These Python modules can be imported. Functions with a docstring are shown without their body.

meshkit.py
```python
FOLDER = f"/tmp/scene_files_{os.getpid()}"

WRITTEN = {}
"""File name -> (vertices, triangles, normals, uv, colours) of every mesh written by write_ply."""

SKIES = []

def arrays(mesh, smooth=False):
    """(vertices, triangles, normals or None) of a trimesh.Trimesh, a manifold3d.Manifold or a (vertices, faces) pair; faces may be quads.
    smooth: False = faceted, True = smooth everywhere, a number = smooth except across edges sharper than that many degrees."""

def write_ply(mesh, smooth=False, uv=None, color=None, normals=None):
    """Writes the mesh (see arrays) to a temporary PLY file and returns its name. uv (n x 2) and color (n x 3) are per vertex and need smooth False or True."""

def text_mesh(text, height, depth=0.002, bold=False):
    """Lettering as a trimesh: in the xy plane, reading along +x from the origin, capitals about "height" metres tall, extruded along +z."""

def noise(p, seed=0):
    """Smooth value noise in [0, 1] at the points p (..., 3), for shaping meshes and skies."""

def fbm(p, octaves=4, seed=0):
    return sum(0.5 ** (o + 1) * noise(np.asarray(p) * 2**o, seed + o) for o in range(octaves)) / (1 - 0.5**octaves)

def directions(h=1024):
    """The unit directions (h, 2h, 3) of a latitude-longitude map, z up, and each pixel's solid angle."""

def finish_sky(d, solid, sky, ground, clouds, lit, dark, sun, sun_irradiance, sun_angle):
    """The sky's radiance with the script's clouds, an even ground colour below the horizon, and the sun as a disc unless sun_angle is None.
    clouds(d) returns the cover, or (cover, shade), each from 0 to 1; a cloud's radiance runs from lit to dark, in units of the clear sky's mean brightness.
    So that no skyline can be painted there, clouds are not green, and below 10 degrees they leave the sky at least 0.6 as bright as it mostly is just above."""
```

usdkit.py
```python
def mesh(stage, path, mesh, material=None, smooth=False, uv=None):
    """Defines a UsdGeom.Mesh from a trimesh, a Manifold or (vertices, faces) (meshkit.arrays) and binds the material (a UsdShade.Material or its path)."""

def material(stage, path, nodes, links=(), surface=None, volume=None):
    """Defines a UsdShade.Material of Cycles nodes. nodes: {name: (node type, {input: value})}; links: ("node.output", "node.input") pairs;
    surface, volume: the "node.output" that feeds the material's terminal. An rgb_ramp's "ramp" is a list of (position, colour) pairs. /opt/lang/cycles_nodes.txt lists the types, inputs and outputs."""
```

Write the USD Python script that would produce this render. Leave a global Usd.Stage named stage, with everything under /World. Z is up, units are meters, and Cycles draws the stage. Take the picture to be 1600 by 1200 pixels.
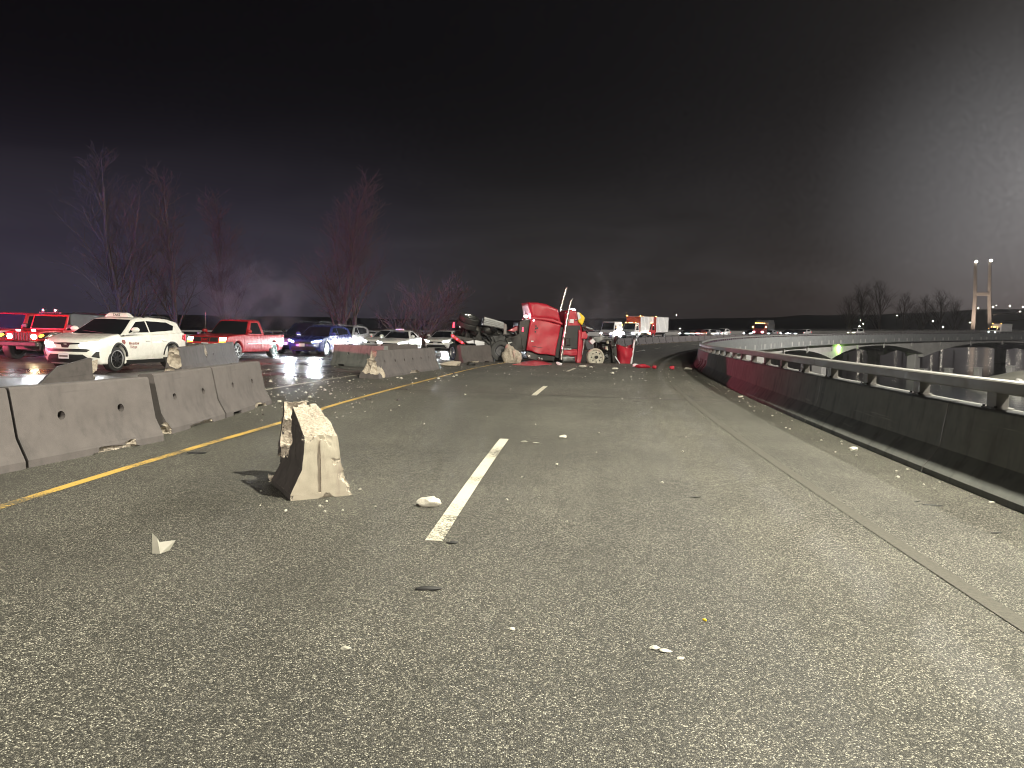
import math, numpy as np, trimesh, usdkit, meshkit
import manifold3d as m3
from shapely.geometry import Polygon, Point, LineString
from shapely import prepare, contains_xy
from scipy.spatial import Delaunay
from scipy.interpolate import PchipInterpolator
from pxr import Usd, UsdGeom, UsdLux, UsdShade, Gf, Sdf

stage = Usd.Stage.CreateInMemory()
UsdGeom.SetStageUpAxis(stage, 'Z'); UsdGeom.SetStageMetersPerUnit(stage, 1.0)
stage.SetDefaultPrim(UsdGeom.Xform.Define(stage, '/World').GetPrim())
UsdGeom.Scope.Define(stage, '/World/Looks')

# ------------------------------------------------------------------ camera, sky, lights
F, HZ = 1110.0, 518.0                      # focal length and horizon in pixels of a 1600 x 1200 picture
PITCH = math.atan((600 - HZ) / F)
cam = UsdGeom.Camera.Define(stage, '/World/camera')
cam.CreateHorizontalApertureAttr(36.0); cam.CreateVerticalApertureAttr(27.0)
cam.CreateFocalLengthAttr(36.0 * F / 1600.0)
cam.CreateClippingRangeAttr(Gf.Vec2f(0.05, 20000))
cam.AddRotateXOp().Set(90.0 - math.degrees(PITCH))
cam.CreateExposureAttr(0.0)


def mat(name, nodes, links, surface=None, volume=None):
    return usdkit.material(stage, '/World/Looks/' + name, nodes, links, surface, volume)


SUN_EL, SUN_AZ = 0.05, 0.9
GLOW = 0.062
dome = UsdLux.DomeLight.Define(stage, '/World/sky_light')
sky_m = mat('night_sky', {
    'sky': ('sky_texture', {'sky_type': 'single_scattering', 'sun_disc': False, 'sun_elevation': SUN_EL, 'sun_rotation': SUN_AZ}),
    'dim': ('mix', {'mix_type': 'multiply', 'fac': 1.0, 'color2': (0.0016, 0.0012, 0.0015)}),
    'tc': ('texture_coordinate', {}),
    'sep': ('separate_xyz', {}),
    # city glow hanging in the low cloud, stronger towards the lit bridge on the right
    'el': ('map_range', {'range_type': 'smootherstep', 'from_min': 0.55, 'from_max': -0.03, 'to_min': 0.0, 'to_max': 1.0, 'clamp': True}),
    'elp': ('math', {'math_type': 'power', 'value2': 3.6}),
    'dr': ('vector_math', {'math_type': 'dot_product', 'vector2': (0.60, 0.79, 0.13)}),
    'dl': ('vector_math', {'math_type': 'dot_product', 'vector2': (-0.64, 0.76, 0.09)}),
    'rr': ('map_range', {'range_type': 'linear', 'from_min': 0.955, 'from_max': 1.0, 'to_min': 0, 'to_max': 1, 'clamp': True}),
    'rp': ('math', {'math_type': 'power', 'value2': 2.6}),
    'll': ('map_range', {'range_type': 'smootherstep', 'from_min': 0.72, 'from_max': 1.0, 'to_min': 0, 'to_max': 1, 'clamp': True}),
    'map': ('mapping', {'scale': (1.0, 1.0, 5.0)}),
    'n': ('noise_texture', {'scale': 2.6, 'detail': 5.0, 'roughness': 0.55, 'distortion': 0.6}),
    'nr': ('map_range', {'range_type': 'smoothstep', 'from_min': 0.3, 'from_max': 0.75, 'to_min': 0.72, 'to_max': 1.25, 'clamp': True}),
    'c0': ('mix', {'mix_type': 'mix', 'color1': (0.0011, 0.0009, 0.0013), 'color2': (0.032, 0.030, 0.0315)}),
    'c1': ('mix', {'mix_type': 'multiply', 'fac': 1.0}),
    'cr': ('mix', {'mix_type': 'mix', 'color1': (0, 0, 0), 'color2': (0.115, 0.115, 0.120)}),
    'cl': ('mix', {'mix_type': 'mix', 'color1': (0, 0, 0), 'color2': (0.017, 0.013, 0.034)}),
    'a1': ('mix', {'mix_type': 'add', 'fac': 1.0}), 'a2': ('mix', {'mix_type': 'add', 'fac': 1.0}), 'a3': ('mix', {'mix_type': 'add', 'fac': 1.0}),
    'lel': ('math', {'math_type': 'multiply'}),
    'bg': ('background_shader', {'strength': 1.0})},
    [('sky.color', 'dim.color1'), ('tc.generated', 'sep.vector'), ('sep.z', 'el.value'), ('el.result', 'elp.value1'),
     ('tc.generated', 'dr.vector1'), ('tc.generated', 'dl.vector1'), ('dr.value', 'rr.value'), ('rr.result', 'rp.value1'), ('dl.value', 'll.value'),
     ('tc.generated', 'map.vector'), ('map.vector', 'n.vector'), ('n.fac', 'nr.value'), ('elp.value', 'c0.fac'), ('c0.color', 'c1.color1'), ('nr.result', 'c1.color2'),
     ('rp.value', 'cr.fac'), ('ll.result', 'lel.value1'), ('elp.value', 'lel.value2'), ('lel.value', 'cl.fac'),
     ('c1.color', 'a1.color1'), ('cr.color', 'a1.color2'), ('a1.color', 'a2.color1'), ('cl.color', 'a2.color2'), ('a2.color', 'a3.color1'), ('dim.color', 'a3.color2'),
     ('a3.color', 'bg.color')], surface='bg.background')
UsdShade.MaterialBindingAPI.Apply(dome.GetPrim()).Bind(sky_m)
moon = UsdLux.DistantLight.Define(stage, '/World/moon_light')
moon.CreateNormalizeAttr(True); moon.CreateIntensityAttr(0.004); moon.CreateAngleAttr(12.0)
moon.AddRotateXYZOp().Set(Gf.Vec3f(40, 0, -51))

LAMP_A = np.array([7.4, 3.2, 10.8])        # the street lamp over the near road, just outside the frame
LAMP_C = np.array([8.5, -34.0, 10.5])      # the next lamp behind the photographer
LAMP_E = np.array([18.0, 22.0, 12.5])      # the next lamp ahead, also outside the frame on the right


def sphere_light(path, p, power, color, radius=0.12, cone=None, aim=None):
    l = UsdLux.SphereLight.Define(stage, path)
    l.CreateRadiusAttr(radius); l.CreateNormalizeAttr(True)
    l.CreateIntensityAttr(power); l.CreateColorAttr(Gf.Vec3f(*color))
    m = Gf.Matrix4d(1)
    if aim is not None:
        f = np.asarray(aim, float); f = f / np.linalg.norm(f)
        x = np.cross([0, 0, 1.0], -f); x /= np.linalg.norm(x); y = np.cross(-f, x)
        m = Gf.Matrix4d(*x, 0, *y, 0, *(-f), 0, *map(float, p), 1)
    else:
        m.SetTranslate(Gf.Vec3d(*map(float, p)))
    l.AddTransformOp().Set(m)
    if cone:
        s = UsdLux.ShapingAPI.Apply(l.GetPrim()); s.CreateShapingConeAngleAttr(cone[0]); s.CreateShapingConeSoftnessAttr(cone[1])
    return l


WARM, COOL = (1.0, 0.86, 0.62), (0.86, 0.93, 1.0)
sphere_light('/World/lamp_light_near', LAMP_A, 8800, (1.0, 0.955, 0.755), 0.16, (68, 0.7), (-0.55, 0.48, -1))
sphere_light('/World/lamp_light_behind', LAMP_C, 22000, (1.0, 0.92, 0.76), 0.2, (85, 0.6), (-0.3, 0.6, -1))
sphere_light('/World/lamp_light_ahead', LAMP_E, 4300, (1.0, 0.95, 0.78), 0.16, (70, 0.6), (-0.75, 0.02, -1))
LAMP_B = np.array([73.0, 90.0, 20.0])      # the high-mast lamp on the river bank, outside the frame on the right
sphere_light('/World/lamp_light_mast', LAMP_B, 52000, (1.0, 0.96, 0.90), 0.5)
# red and blue beacons of the police car at the left edge of the frame
sphere_light('/World/beacon_light_red', (-29.6, 20.6, 1.3), 9000, (1.0, 0.12, 0.22), 0.15, (58, 0.45), (0.72, 0.68, 0.12))
sphere_light('/World/beacon_light_blue', (-29.6, 19.4, 1.3), 12000, (0.16, 0.22, 1.0), 0.15, (75, 0.5), (-0.2, 0.95, 0.3))

# ------------------------------------------------------------------ road geometry
R0, TH0, CROSS = 220.0, 0.062, 0.024
CX, CY = 4 + R0 * math.cos(TH0), -R0 * math.sin(TH0)
ZI = PchipInterpolator([-90, 15, 45, 110, 220, 460], [-1.6, -1.6, -1.78, -1.65, -1.3, -0.9])


def st_of(X, Y):
    dx, dy = X - CX, Y - CY
    return (math.atan2(dy, -dx) - TH0) * R0, math.hypot(dx, dy) - R0


def surf(s, t, h=0.0):
    """A point h above the road, s metres along the right parapet and t metres to its left."""
    th, r = TH0 + np.asarray(s, float) / R0, R0 + np.asarray(t, float)
    return np.stack(np.broadcast_arrays(CX - r * np.cos(th), CY + r * np.sin(th), ZI(s) + CROSS * np.clip(t, 0, None) + h), -1)


def at(px, py, h=0.0):
    """Where the sight line through a pixel of the photograph meets the road raised by h."""
    v = (600 - py) / F
    d = np.array([(px - 800) / F, math.cos(PITCH) + v * math.sin(PITCH), v * math.cos(PITCH) - math.sin(PITCH)])
    z = -1.5
    for _ in range(60):
        k = (z + h) / d[2]
        s, t = st_of(d[0] * k, d[1] * k)
        z = 0.5 * z + 0.5 * (float(ZI(s)) + CROSS * t)
    return np.array([d[0] * k, d[1] * k, z])


def road_z(X, Y):
    s, t = st_of(X, Y)
    return float(ZI(s)) + CROSS * max(t, 0)


# ------------------------------------------------------------------ helpers
_used = {}


def numbered(parent, name):
    k = (str(parent), name); n = _used.get(k, 0); _used[k] = n + 1
    return f'{parent}/{name}' if n == 0 else f'{parent}/{name}_{n:03d}'


def tag(p, label=None, cat=None, group=None, kind=None):
    p = p.GetPrim() if hasattr(p, 'GetPrim') else p
    for k, v in (('label', label), ('category', cat), ('group', group), ('kind', kind)):
        if v: p.SetCustomDataByKey(k, v)
    return p


def frame(loc, yaw=0.0, roll=0.0, pitch=0.0, scale=1.0):
    """Local x forward, y left, z up."""
    m = trimesh.transformations.euler_matrix(roll, pitch, yaw, 'sxyz'); m[:3, :3] *= scale
    m[:3, 3] = loc
    return m


def thing(name, label, cat, m=None, group=None, kind=None):
    x = UsdGeom.Xform.Define(stage, numbered('/World', name))
    if m is not None: x.AddTransformOp().Set(Gf.Matrix4d(*np.asarray(m).T.ravel().tolist()))
    return tag(x, label, cat, group, kind)


def obj(name, mesh, material, parent='/World', smooth=False, label=None):
    par = parent if isinstance(parent, str) else str(parent.GetPath())
    if isinstance(mesh, (list,)): mesh = trimesh.util.concatenate(mesh)
    p = usdkit.mesh(stage, numbered(par, name), mesh, material, smooth).GetPrim()
    if label: tag(p, label)
    return p


def struct(name, mesh, material, label=None, smooth=False, kind='structure'):
    return tag(obj(name, mesh, material, '/World', smooth), label, None, None, kind)


def dup(root, m, label=None, cat=None, group=None):
    was = root.GetCustomData()
    base = root.GetName().rstrip('0123456789').rstrip('_')
    r = thing(base, label or was.get('label'), cat or was.get('category'), m, group or was.get('group'))
    r.GetReferences().AddInternalReference(root.GetPath()); r.SetInstanceable(True)
    return r


def box(sx, sy, sz, c=(0, 0, 0), b=0.0, rot=None):
    """A box with chamfered edges."""
    if b > 0:
        hx, hy, hz = sx / 2, sy / 2, sz / 2
        pts = [(x * (hx - a), y * (hy - e), z * (hz - f)) for x in (-1, 1) for y in (-1, 1) for z in (-1, 1) for a, e, f in ((0, b, b), (b, 0, b), (b, b, 0))]
        m = trimesh.convex.convex_hull(np.array(pts))
    else:
        m = trimesh.creation.box((sx, sy, sz))
    if rot is not None: m.apply_transform(trimesh.transformations.euler_matrix(*rot))
    m.apply_translation(c)
    return m


def cyl(r, p, q, n=16, r2=None):
    """A cylinder or cone frustum from p to q."""
    p, q = np.asarray(p, float), np.asarray(q, float)
    r2 = r if r2 is None else r2
    d = q - p; L = np.linalg.norm(d); d = d / L
    a = np.cross(d, [0, 0, 1.0] if abs(d[2]) < 0.9 else [1.0, 0, 0]); a /= np.linalg.norm(a); b = np.cross(d, a)
    an = np.arange(n) * 2 * np.pi / n
    ring = np.cos(an)[:, None] * a + np.sin(an)[:, None] * b
    v = np.vstack([p + ring * r, q + ring * r2, [p], [q]])
    i = np.arange(n); j = (i + 1) % n
    f = np.vstack([np.c_[i, j, j + n], np.c_[i, j + n, i + n], np.c_[j, i, np.full(n, 2 * n)], np.c_[i + n, j + n, np.full(n, 2 * n + 1)]])
    m = trimesh.Trimesh(v, f, process=False); m.fix_normals()
    return m


def tube(pts, r, n=6):
    pts = np.asarray(pts, float); r = np.broadcast_to(r, len(pts))
    t = np.gradient(pts, axis=0); t /= np.linalg.norm(t, axis=1, keepdims=True) + 1e-12
    up = np.array([0, 0, 1.0]) if abs(t[:, 2]).mean() < 0.9 else np.array([1.0, 0, 0])
    a = np.cross(t, up); a /= np.linalg.norm(a, axis=1, keepdims=True) + 1e-12; b = np.cross(t, a)
    an = np.arange(n) * 2 * np.pi / n
    v = (pts[:, None] + r[:, None, None] * (np.cos(an)[None, :, None] * a[:, None] + np.sin(an)[None, :, None] * b[:, None])).reshape(-1, 3)
    f = []
    for k in range(len(pts) - 1):
        for i in range(n):
            j = (i + 1) % n
            f += [(k * n + i, k * n + n + i, k * n + j), (k * n + j, k * n + n + i, k * n + n + j)]
    v = np.vstack([v, pts[[0]], pts[[-1]]]); e = len(v)
    for i in range(n):
        j = (i + 1) % n
        f += [(i, j, e - 2), ((len(pts) - 1) * n + j, (len(pts) - 1) * n + i, e - 1)]
    return trimesh.Trimesh(v, np.array(f), process=False)


def lathe(profile, n=28, axis='y'):
    """Revolves (radius, offset) pairs round the y axis; the profile may be open."""
    pr = np.asarray(profile, float); an = np.arange(n) * 2 * np.pi / n
    v = np.stack([pr[:, 0, None] * np.cos(an), np.broadcast_to(pr[:, 1, None], (len(pr), n)), pr[:, 0, None] * np.sin(an)], -1).reshape(-1, 3)
    f = []
    for k in range(len(pr) - 1):
        for i in range(n):
            j = (i + 1) % n
            f += [(k * n + i, k * n + j, k * n + n + j), (k * n + i, k * n + n + j, k * n + n + i)]
    return trimesh.Trimesh(v, np.array(f), process=False)


def man(mesh):
    return m3.Manifold(m3.Mesh(np.asarray(mesh.vertices, np.float32), np.asarray(mesh.faces, np.uint32)))


def unman(M):
    q = M.to_mesh(); return trimesh.Trimesh(np.asarray(q.vert_properties[:, :3], float), np.asarray(q.tri_verts), process=False)


def rock(rng, size, sub=2, rough=0.35, flat=1.0, seed=0):
    m = trimesh.creation.icosphere(sub)
    v = np.array(m.vertices)
    n = meshkit.fbm(v * 1.3 + seed * 7.7, 3, seed)
    # planes knocked off, as broken concrete has
    for _ in range(7):
        d = rng.normal(size=3); d /= np.linalg.norm(d); c = rng.uniform(0.55, 0.85)
        k = v @ d; v = v - np.clip(k - c, 0, None)[:, None] * d
    v *= (1 + rough * (n - 0.5))[:, None]
    v *= np.asarray(size)[None] * np.array([1, 1, flat])
    m.vertices = v
    return m


def pb(name, color, rough=0.5, metal=0.0, var=0.15, scale=6.0, bump=0.0, bscale=60.0, dirt=0.0, dirt_color=(0.09, 0.08, 0.07), coat=0.0, spec=0.5, dscale=2.0, rvar=0.1, bdist=0.004):
    """A principled material whose colour and gloss vary with noise."""
    c = np.asarray(color, float)
    nodes = {'tc': ('texture_coordinate', {}), 'n': ('noise_texture', {'scale': scale, 'detail': 5.0, 'roughness': 0.6}),
             'r': ('rgb_ramp', {'ramp': [(0.25, tuple(c * (1 - var))), (0.75, tuple(np.minimum(c * (1 + var), 1)))]}),
             'rr': ('map_range', {'from_min': 0.3, 'from_max': 0.7, 'to_min': max(rough - rvar, 0.02), 'to_max': min(rough + rvar, 1), 'clamp': True}),
             'p': ('principled_bsdf', {'metallic': metal, 'coat_weight': coat, 'coat_roughness': 0.06, 'specular_ior_level': spec})}
    links = [('tc.object', 'n.vector'), ('n.fac', 'r.fac'), ('n.fac', 'rr.value'), ('rr.result', 'p.roughness')]
    last = 'r.color'
    if dirt:
        nodes['dn'] = ('noise_texture', {'scale': dscale, 'detail': 7.0, 'roughness': 0.7, 'distortion': 0.4})
        nodes['dr'] = ('map_range', {'range_type': 'smoothstep', 'from_min': 0.45, 'from_max': 0.75, 'to_min': 0.0, 'to_max': dirt, 'clamp': True})
        nodes['dm'] = ('mix', {'mix_type': 'mix', 'color2': dirt_color})
        links += [('tc.object', 'dn.vector'), ('dn.fac', 'dr.value'), ('dr.result', 'dm.fac'), (last, 'dm.color1')]
        last = 'dm.color'
    links.append((last, 'p.base_color'))
    if bump:
        nodes['bn'] = ('noise_texture', {'scale': bscale, 'detail': 5.0, 'roughness': 0.65})
        nodes['b'] = ('bump', {'strength': bump, 'distance': bdist})
        links += [('tc.object', 'bn.vector'), ('bn.fac', 'b.height'), ('b.normal', 'p.normal')]
    return mat(name, nodes, links, surface='p.BSDF')


def glow(name, color, strength):
    return mat(name, {'e': ('emission', {'color': color, 'strength': strength})}, [], surface='e.emission')


M = {}
M['white_paint'] = pb('white_car_paint', (0.78, 0.77, 0.74), 0.28, var=0.03, coat=0.6, dirt=0.12, dirt_color=(0.35, 0.31, 0.27))
M['red_paint'] = pb('red_car_paint', (0.42, 0.022, 0.030), 0.32, var=0.08, coat=0.5, dirt=0.2, dirt_color=(0.16, 0.06, 0.05))
M['truck_red'] = pb('red_truck_paint', (0.37, 0.016, 0.034), 0.42, var=0.08, coat=0.4, dirt=0.22, dirt_color=(0.17, 0.05, 0.05))
M['orange_front'] = pb('orange_red_front', (0.62, 0.12, 0.07), 0.4, var=0.06)  # orange-red colour of the cargo box fronts
M['black_paint'] = pb('black_car_paint', (0.012, 0.012, 0.014), 0.22, var=0.1, coat=0.7, dirt=0.15)
M['blue_paint'] = pb('blue_car_paint', (0.025, 0.035, 0.16), 0.25, var=0.08, coat=0.7, dirt=0.12)
M['silver_paint'] = pb('silver_car_paint', (0.46, 0.46, 0.48), 0.3, metal=0.4, var=0.05, coat=0.5, dirt=0.12)
M['dark_red_paint'] = pb('maroon_car_paint', (0.12, 0.014, 0.02), 0.3, var=0.08, coat=0.5)
M['black_plastic'] = pb('black_plastic', (0.018, 0.018, 0.02), 0.55, var=0.2, bump=0.1, bscale=150)
M['dark_metal'] = pb('dark_greasy_metal', (0.022, 0.021, 0.021), 0.5, metal=0.3, var=0.4, bump=0.3, bscale=30, dirt=0.5, dirt_color=(0.06, 0.052, 0.044))
M['rubber'] = pb('tyre_rubber', (0.024, 0.024, 0.025), 0.55, var=0.3, bump=0.2, bscale=90, dirt=0.3, dirt_color=(0.05, 0.046, 0.042))
M['glass'] = pb('dark_car_glass', (0.012, 0.013, 0.016), 0.06, var=0.1, spec=0.6, rvar=0.02)
M['steel'] = pb('bright_steel', (0.55, 0.55, 0.56), 0.3, metal=0.9, var=0.12, dirt=0.25)
M['alloy'] = pb('alloy_rim', (0.50, 0.50, 0.52), 0.35, metal=0.7, var=0.1, dirt=0.2)
M['dark_alloy'] = pb('dark_alloy_rim', (0.05, 0.05, 0.055), 0.35, metal=0.6, var=0.1)
M['aluminium'] = pb('worn_aluminium', (0.17, 0.175, 0.18), 0.42, metal=0.75, var=0.2, bump=0.2, bscale=25, dirt=0.4)
M['chrome'] = pb('stack_chrome', (0.62, 0.60, 0.58), 0.22, metal=0.9, var=0.12, dirt=0.3, dirt_color=(0.2, 0.15, 0.12))
M['dusty'] = pb('dust_covered_steel', (0.46, 0.43, 0.37), 0.85, var=0.35, scale=9, bump=0.4, bscale=40, dirt=0.4, dirt_color=(0.12, 0.10, 0.08), dscale=5)


def grimy(name, color, dark, rub, rough=0.86, streak=(0.5, 0.5, 0.22), rubs=(0.16, 2.2, 5.0), zlow=0.0):
    """Cast concrete: mottled, with rain runs, sideways tyre rubs and small pores."""
    nodes = {'tc': ('texture_coordinate', {}), 'n': ('noise_texture', {'scale': 3.0, 'detail': 7.0, 'roughness': 0.68}),
             'r': ('rgb_ramp', {'ramp': [(0.28, tuple(np.array(color) * 0.78)), (0.72, tuple(np.array(color) * 1.16))]}),
             'm1': ('mapping', {'scale': tuple(np.array(streak) * 9)}), 'n1': ('noise_texture', {'scale': 1.0, 'detail': 5.0, 'roughness': 0.6}), 'r1': ('map_range', {'range_type': 'smoothstep', 'from_min': 0.48, 'from_max': 0.70, 'to_min': 0.0, 'to_max': 0.55, 'clamp': True}),
             'm2': ('mapping', {'scale': tuple(np.array(rubs) * 3.0)}), 'n2': ('noise_texture', {'scale': 1.0, 'detail': 6.0, 'roughness': 0.7, 'distortion': 0.25}), 'r2': ('map_range', {'range_type': 'smoothstep', 'from_min': 0.60, 'from_max': 0.74, 'to_min': 0.0, 'to_max': 0.8, 'clamp': True}),
             'x1': ('mix', {'mix_type': 'mix', 'color2': dark}), 'x2': ('mix', {'mix_type': 'mix', 'color2': rub}),
             'v': ('voronoi_texture', {'scale': 26.0, 'feature': 'f1'}), 'vr': ('map_range', {'from_min': 0.02, 'from_max': 0.11, 'to_min': 0.0, 'to_max': 1.0, 'clamp': True}),
             'fn': ('noise_texture', {'scale': 120.0, 'detail': 4.0}), 'ad': ('math', {'math_type': 'multiply_add', 'value2': 0.5}), 'b': ('bump', {'strength': 0.45, 'distance': 0.006}),
             'sz': ('separate_xyz', {}), 'zr': ('map_range', {'range_type': 'smoothstep', 'from_min': zlow, 'from_max': 0.0, 'to_min': 0.0, 'to_max': 0.6, 'clamp': True}), 'zm': ('math', {'math_type': 'multiply'}), 'x3': ('mix', {'mix_type': 'mix', 'color2': dark}),
             'p': ('principled_bsdf', {'roughness': rough})}
    links = [('tc.object', 'n.vector'), ('n.fac', 'r.fac'), ('tc.object', 'm1.vector'), ('m1.vector', 'n1.vector'), ('n1.fac', 'r1.value'), ('tc.object', 'm2.vector'), ('m2.vector', 'n2.vector'), ('n2.fac', 'r2.value'),
             ('r.color', 'x1.color1'), ('r1.result', 'x1.fac'), ('x1.color', 'x2.color1'), ('r2.result', 'x2.fac'),
             ('tc.object', 'v.vector'), ('v.distance', 'vr.value'), ('tc.object', 'fn.vector'), ('fn.fac', 'ad.value1'), ('vr.result', 'ad.value3'), ('ad.value', 'b.height'), ('b.normal', 'p.normal')]
    if zlow:
        links += [('tc.object', 'sz.vector'), ('sz.z', 'zr.value'), ('zr.result', 'zm.value1'), ('n.fac', 'zm.value2'), ('zm.value', 'x3.fac'), ('x2.color', 'x3.color1'), ('x3.color', 'p.base_color')]
    else: links.append(('x2.color', 'p.base_color'))
    return mat(name, nodes, links, surface='p.BSDF')


M['concrete'] = grimy('barrier_concrete', (0.088, 0.077, 0.077), (0.046, 0.041, 0.042), (0.030, 0.028, 0.029))
M['cast_pale'] = grimy('pale_cast_end', (0.34, 0.31, 0.255), (0.16, 0.125, 0.105), (0.22, 0.20, 0.15), streak=(0.9, 0.9, 0.16), rubs=(2.0, 2.0, 0.3), zlow=0.55)
M['concrete_dark'] = grimy('parapet_concrete', (0.155, 0.16, 0.155), (0.06, 0.062, 0.06), (0.30, 0.30, 0.28), streak=(0.5, 0.5, 0.10), rubs=(0.9, 0.12, 3.5))
M['concrete_pale'] = pb('viaduct_concrete', (0.29, 0.28, 0.26), 0.85, var=0.15, scale=0.4, bump=0.2, bscale=8, dirt=0.5, dirt_color=(0.16, 0.155, 0.145), dscale=0.12)
M['broken'] = pb('broken_concrete', (0.40, 0.35, 0.295), 0.93, var=0.6, scale=46, bump=1.0, bscale=60, dirt=0.45, dirt_color=(0.22, 0.17, 0.14), dscale=7, bdist=0.02)
M['chalk'] = pb('fresh_concrete_chip', (0.46, 0.44, 0.39), 0.95, var=0.2, scale=40, bump=0.8, bscale=90, bdist=0.008)
M['galv'] = pb('galvanised_steel', (0.17, 0.165, 0.16), 0.6, metal=0.25, var=0.2, scale=5, dirt=0.35, dirt_color=(0.15, 0.13, 0.12))
M['orange'] = pb('amber_plastic', (0.7, 0.25, 0.02), 0.3, var=0.05)
M['red_plastic'] = pb('red_lens_plastic', (0.4, 0.01, 0.015), 0.25, var=0.05)
M['yellow'] = pb('yellow_vinyl', (0.75, 0.52, 0.02), 0.55, var=0.12)
M['ink'] = pb('dark_lettering', (0.02, 0.02, 0.022), 0.5, var=0.05)
M['red_ink'] = pb('brown_red_lettering', (0.22, 0.04, 0.03), 0.5, var=0.05)
M['plate'] = pb('licence_plate_white', (0.62, 0.62, 0.66), 0.4, var=0.06)
M['skin'] = pb('paper_white', (0.72, 0.70, 0.64), 0.9, var=0.06)
M['clear'] = pb('milky_plastic', (0.33, 0.32, 0.28), 0.35, var=0.12)
M['bark'] = pb('tree_bark', (0.12, 0.090, 0.080), 0.9, var=0.3, scale=3)
M['rock'] = pb('riprap_stone', (0.34, 0.33, 0.29), 0.9, var=0.4, scale=1.2, bump=0.5, bscale=4)
M['soil'] = pb('bank_soil', (0.11, 0.105, 0.08), 0.95, var=0.35, scale=0.25, bump=0.5, bscale=1.2, bdist=0.1)
M['ground'] = pb('dark_ground', (0.05, 0.052, 0.045), 0.95, var=0.3, scale=0.05)
M['head'] = glow('headlamp_white', (0.90, 0.95, 1.0), 140.0)
M['head_warm'] = glow('headlamp_warm', (1.0, 0.80, 0.46), 60.0)
M['head_soft'] = glow('daytime_lamp', (0.86, 0.94, 1.0), 9.0)
M['amber'] = glow('amber_lamp', (1.0, 0.33, 0.03), 9.0)
M['amber_top'] = glow('amber_clearance_lamp', (1.0, 0.50, 0.10), 22.0)
M['tail'] = glow('tail_lamp', (1.0, 0.05, 0.08), 5.0)
M['white_lamp'] = glow('work_lamp', (1.0, 0.98, 0.92), 80.0)
M['green_lamp'] = glow('green_lamp', (0.55, 1.0, 0.35), 60.0)
M['far_lamp'] = glow('distant_lamp', (1.0, 0.90, 0.74), 30.0)

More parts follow.
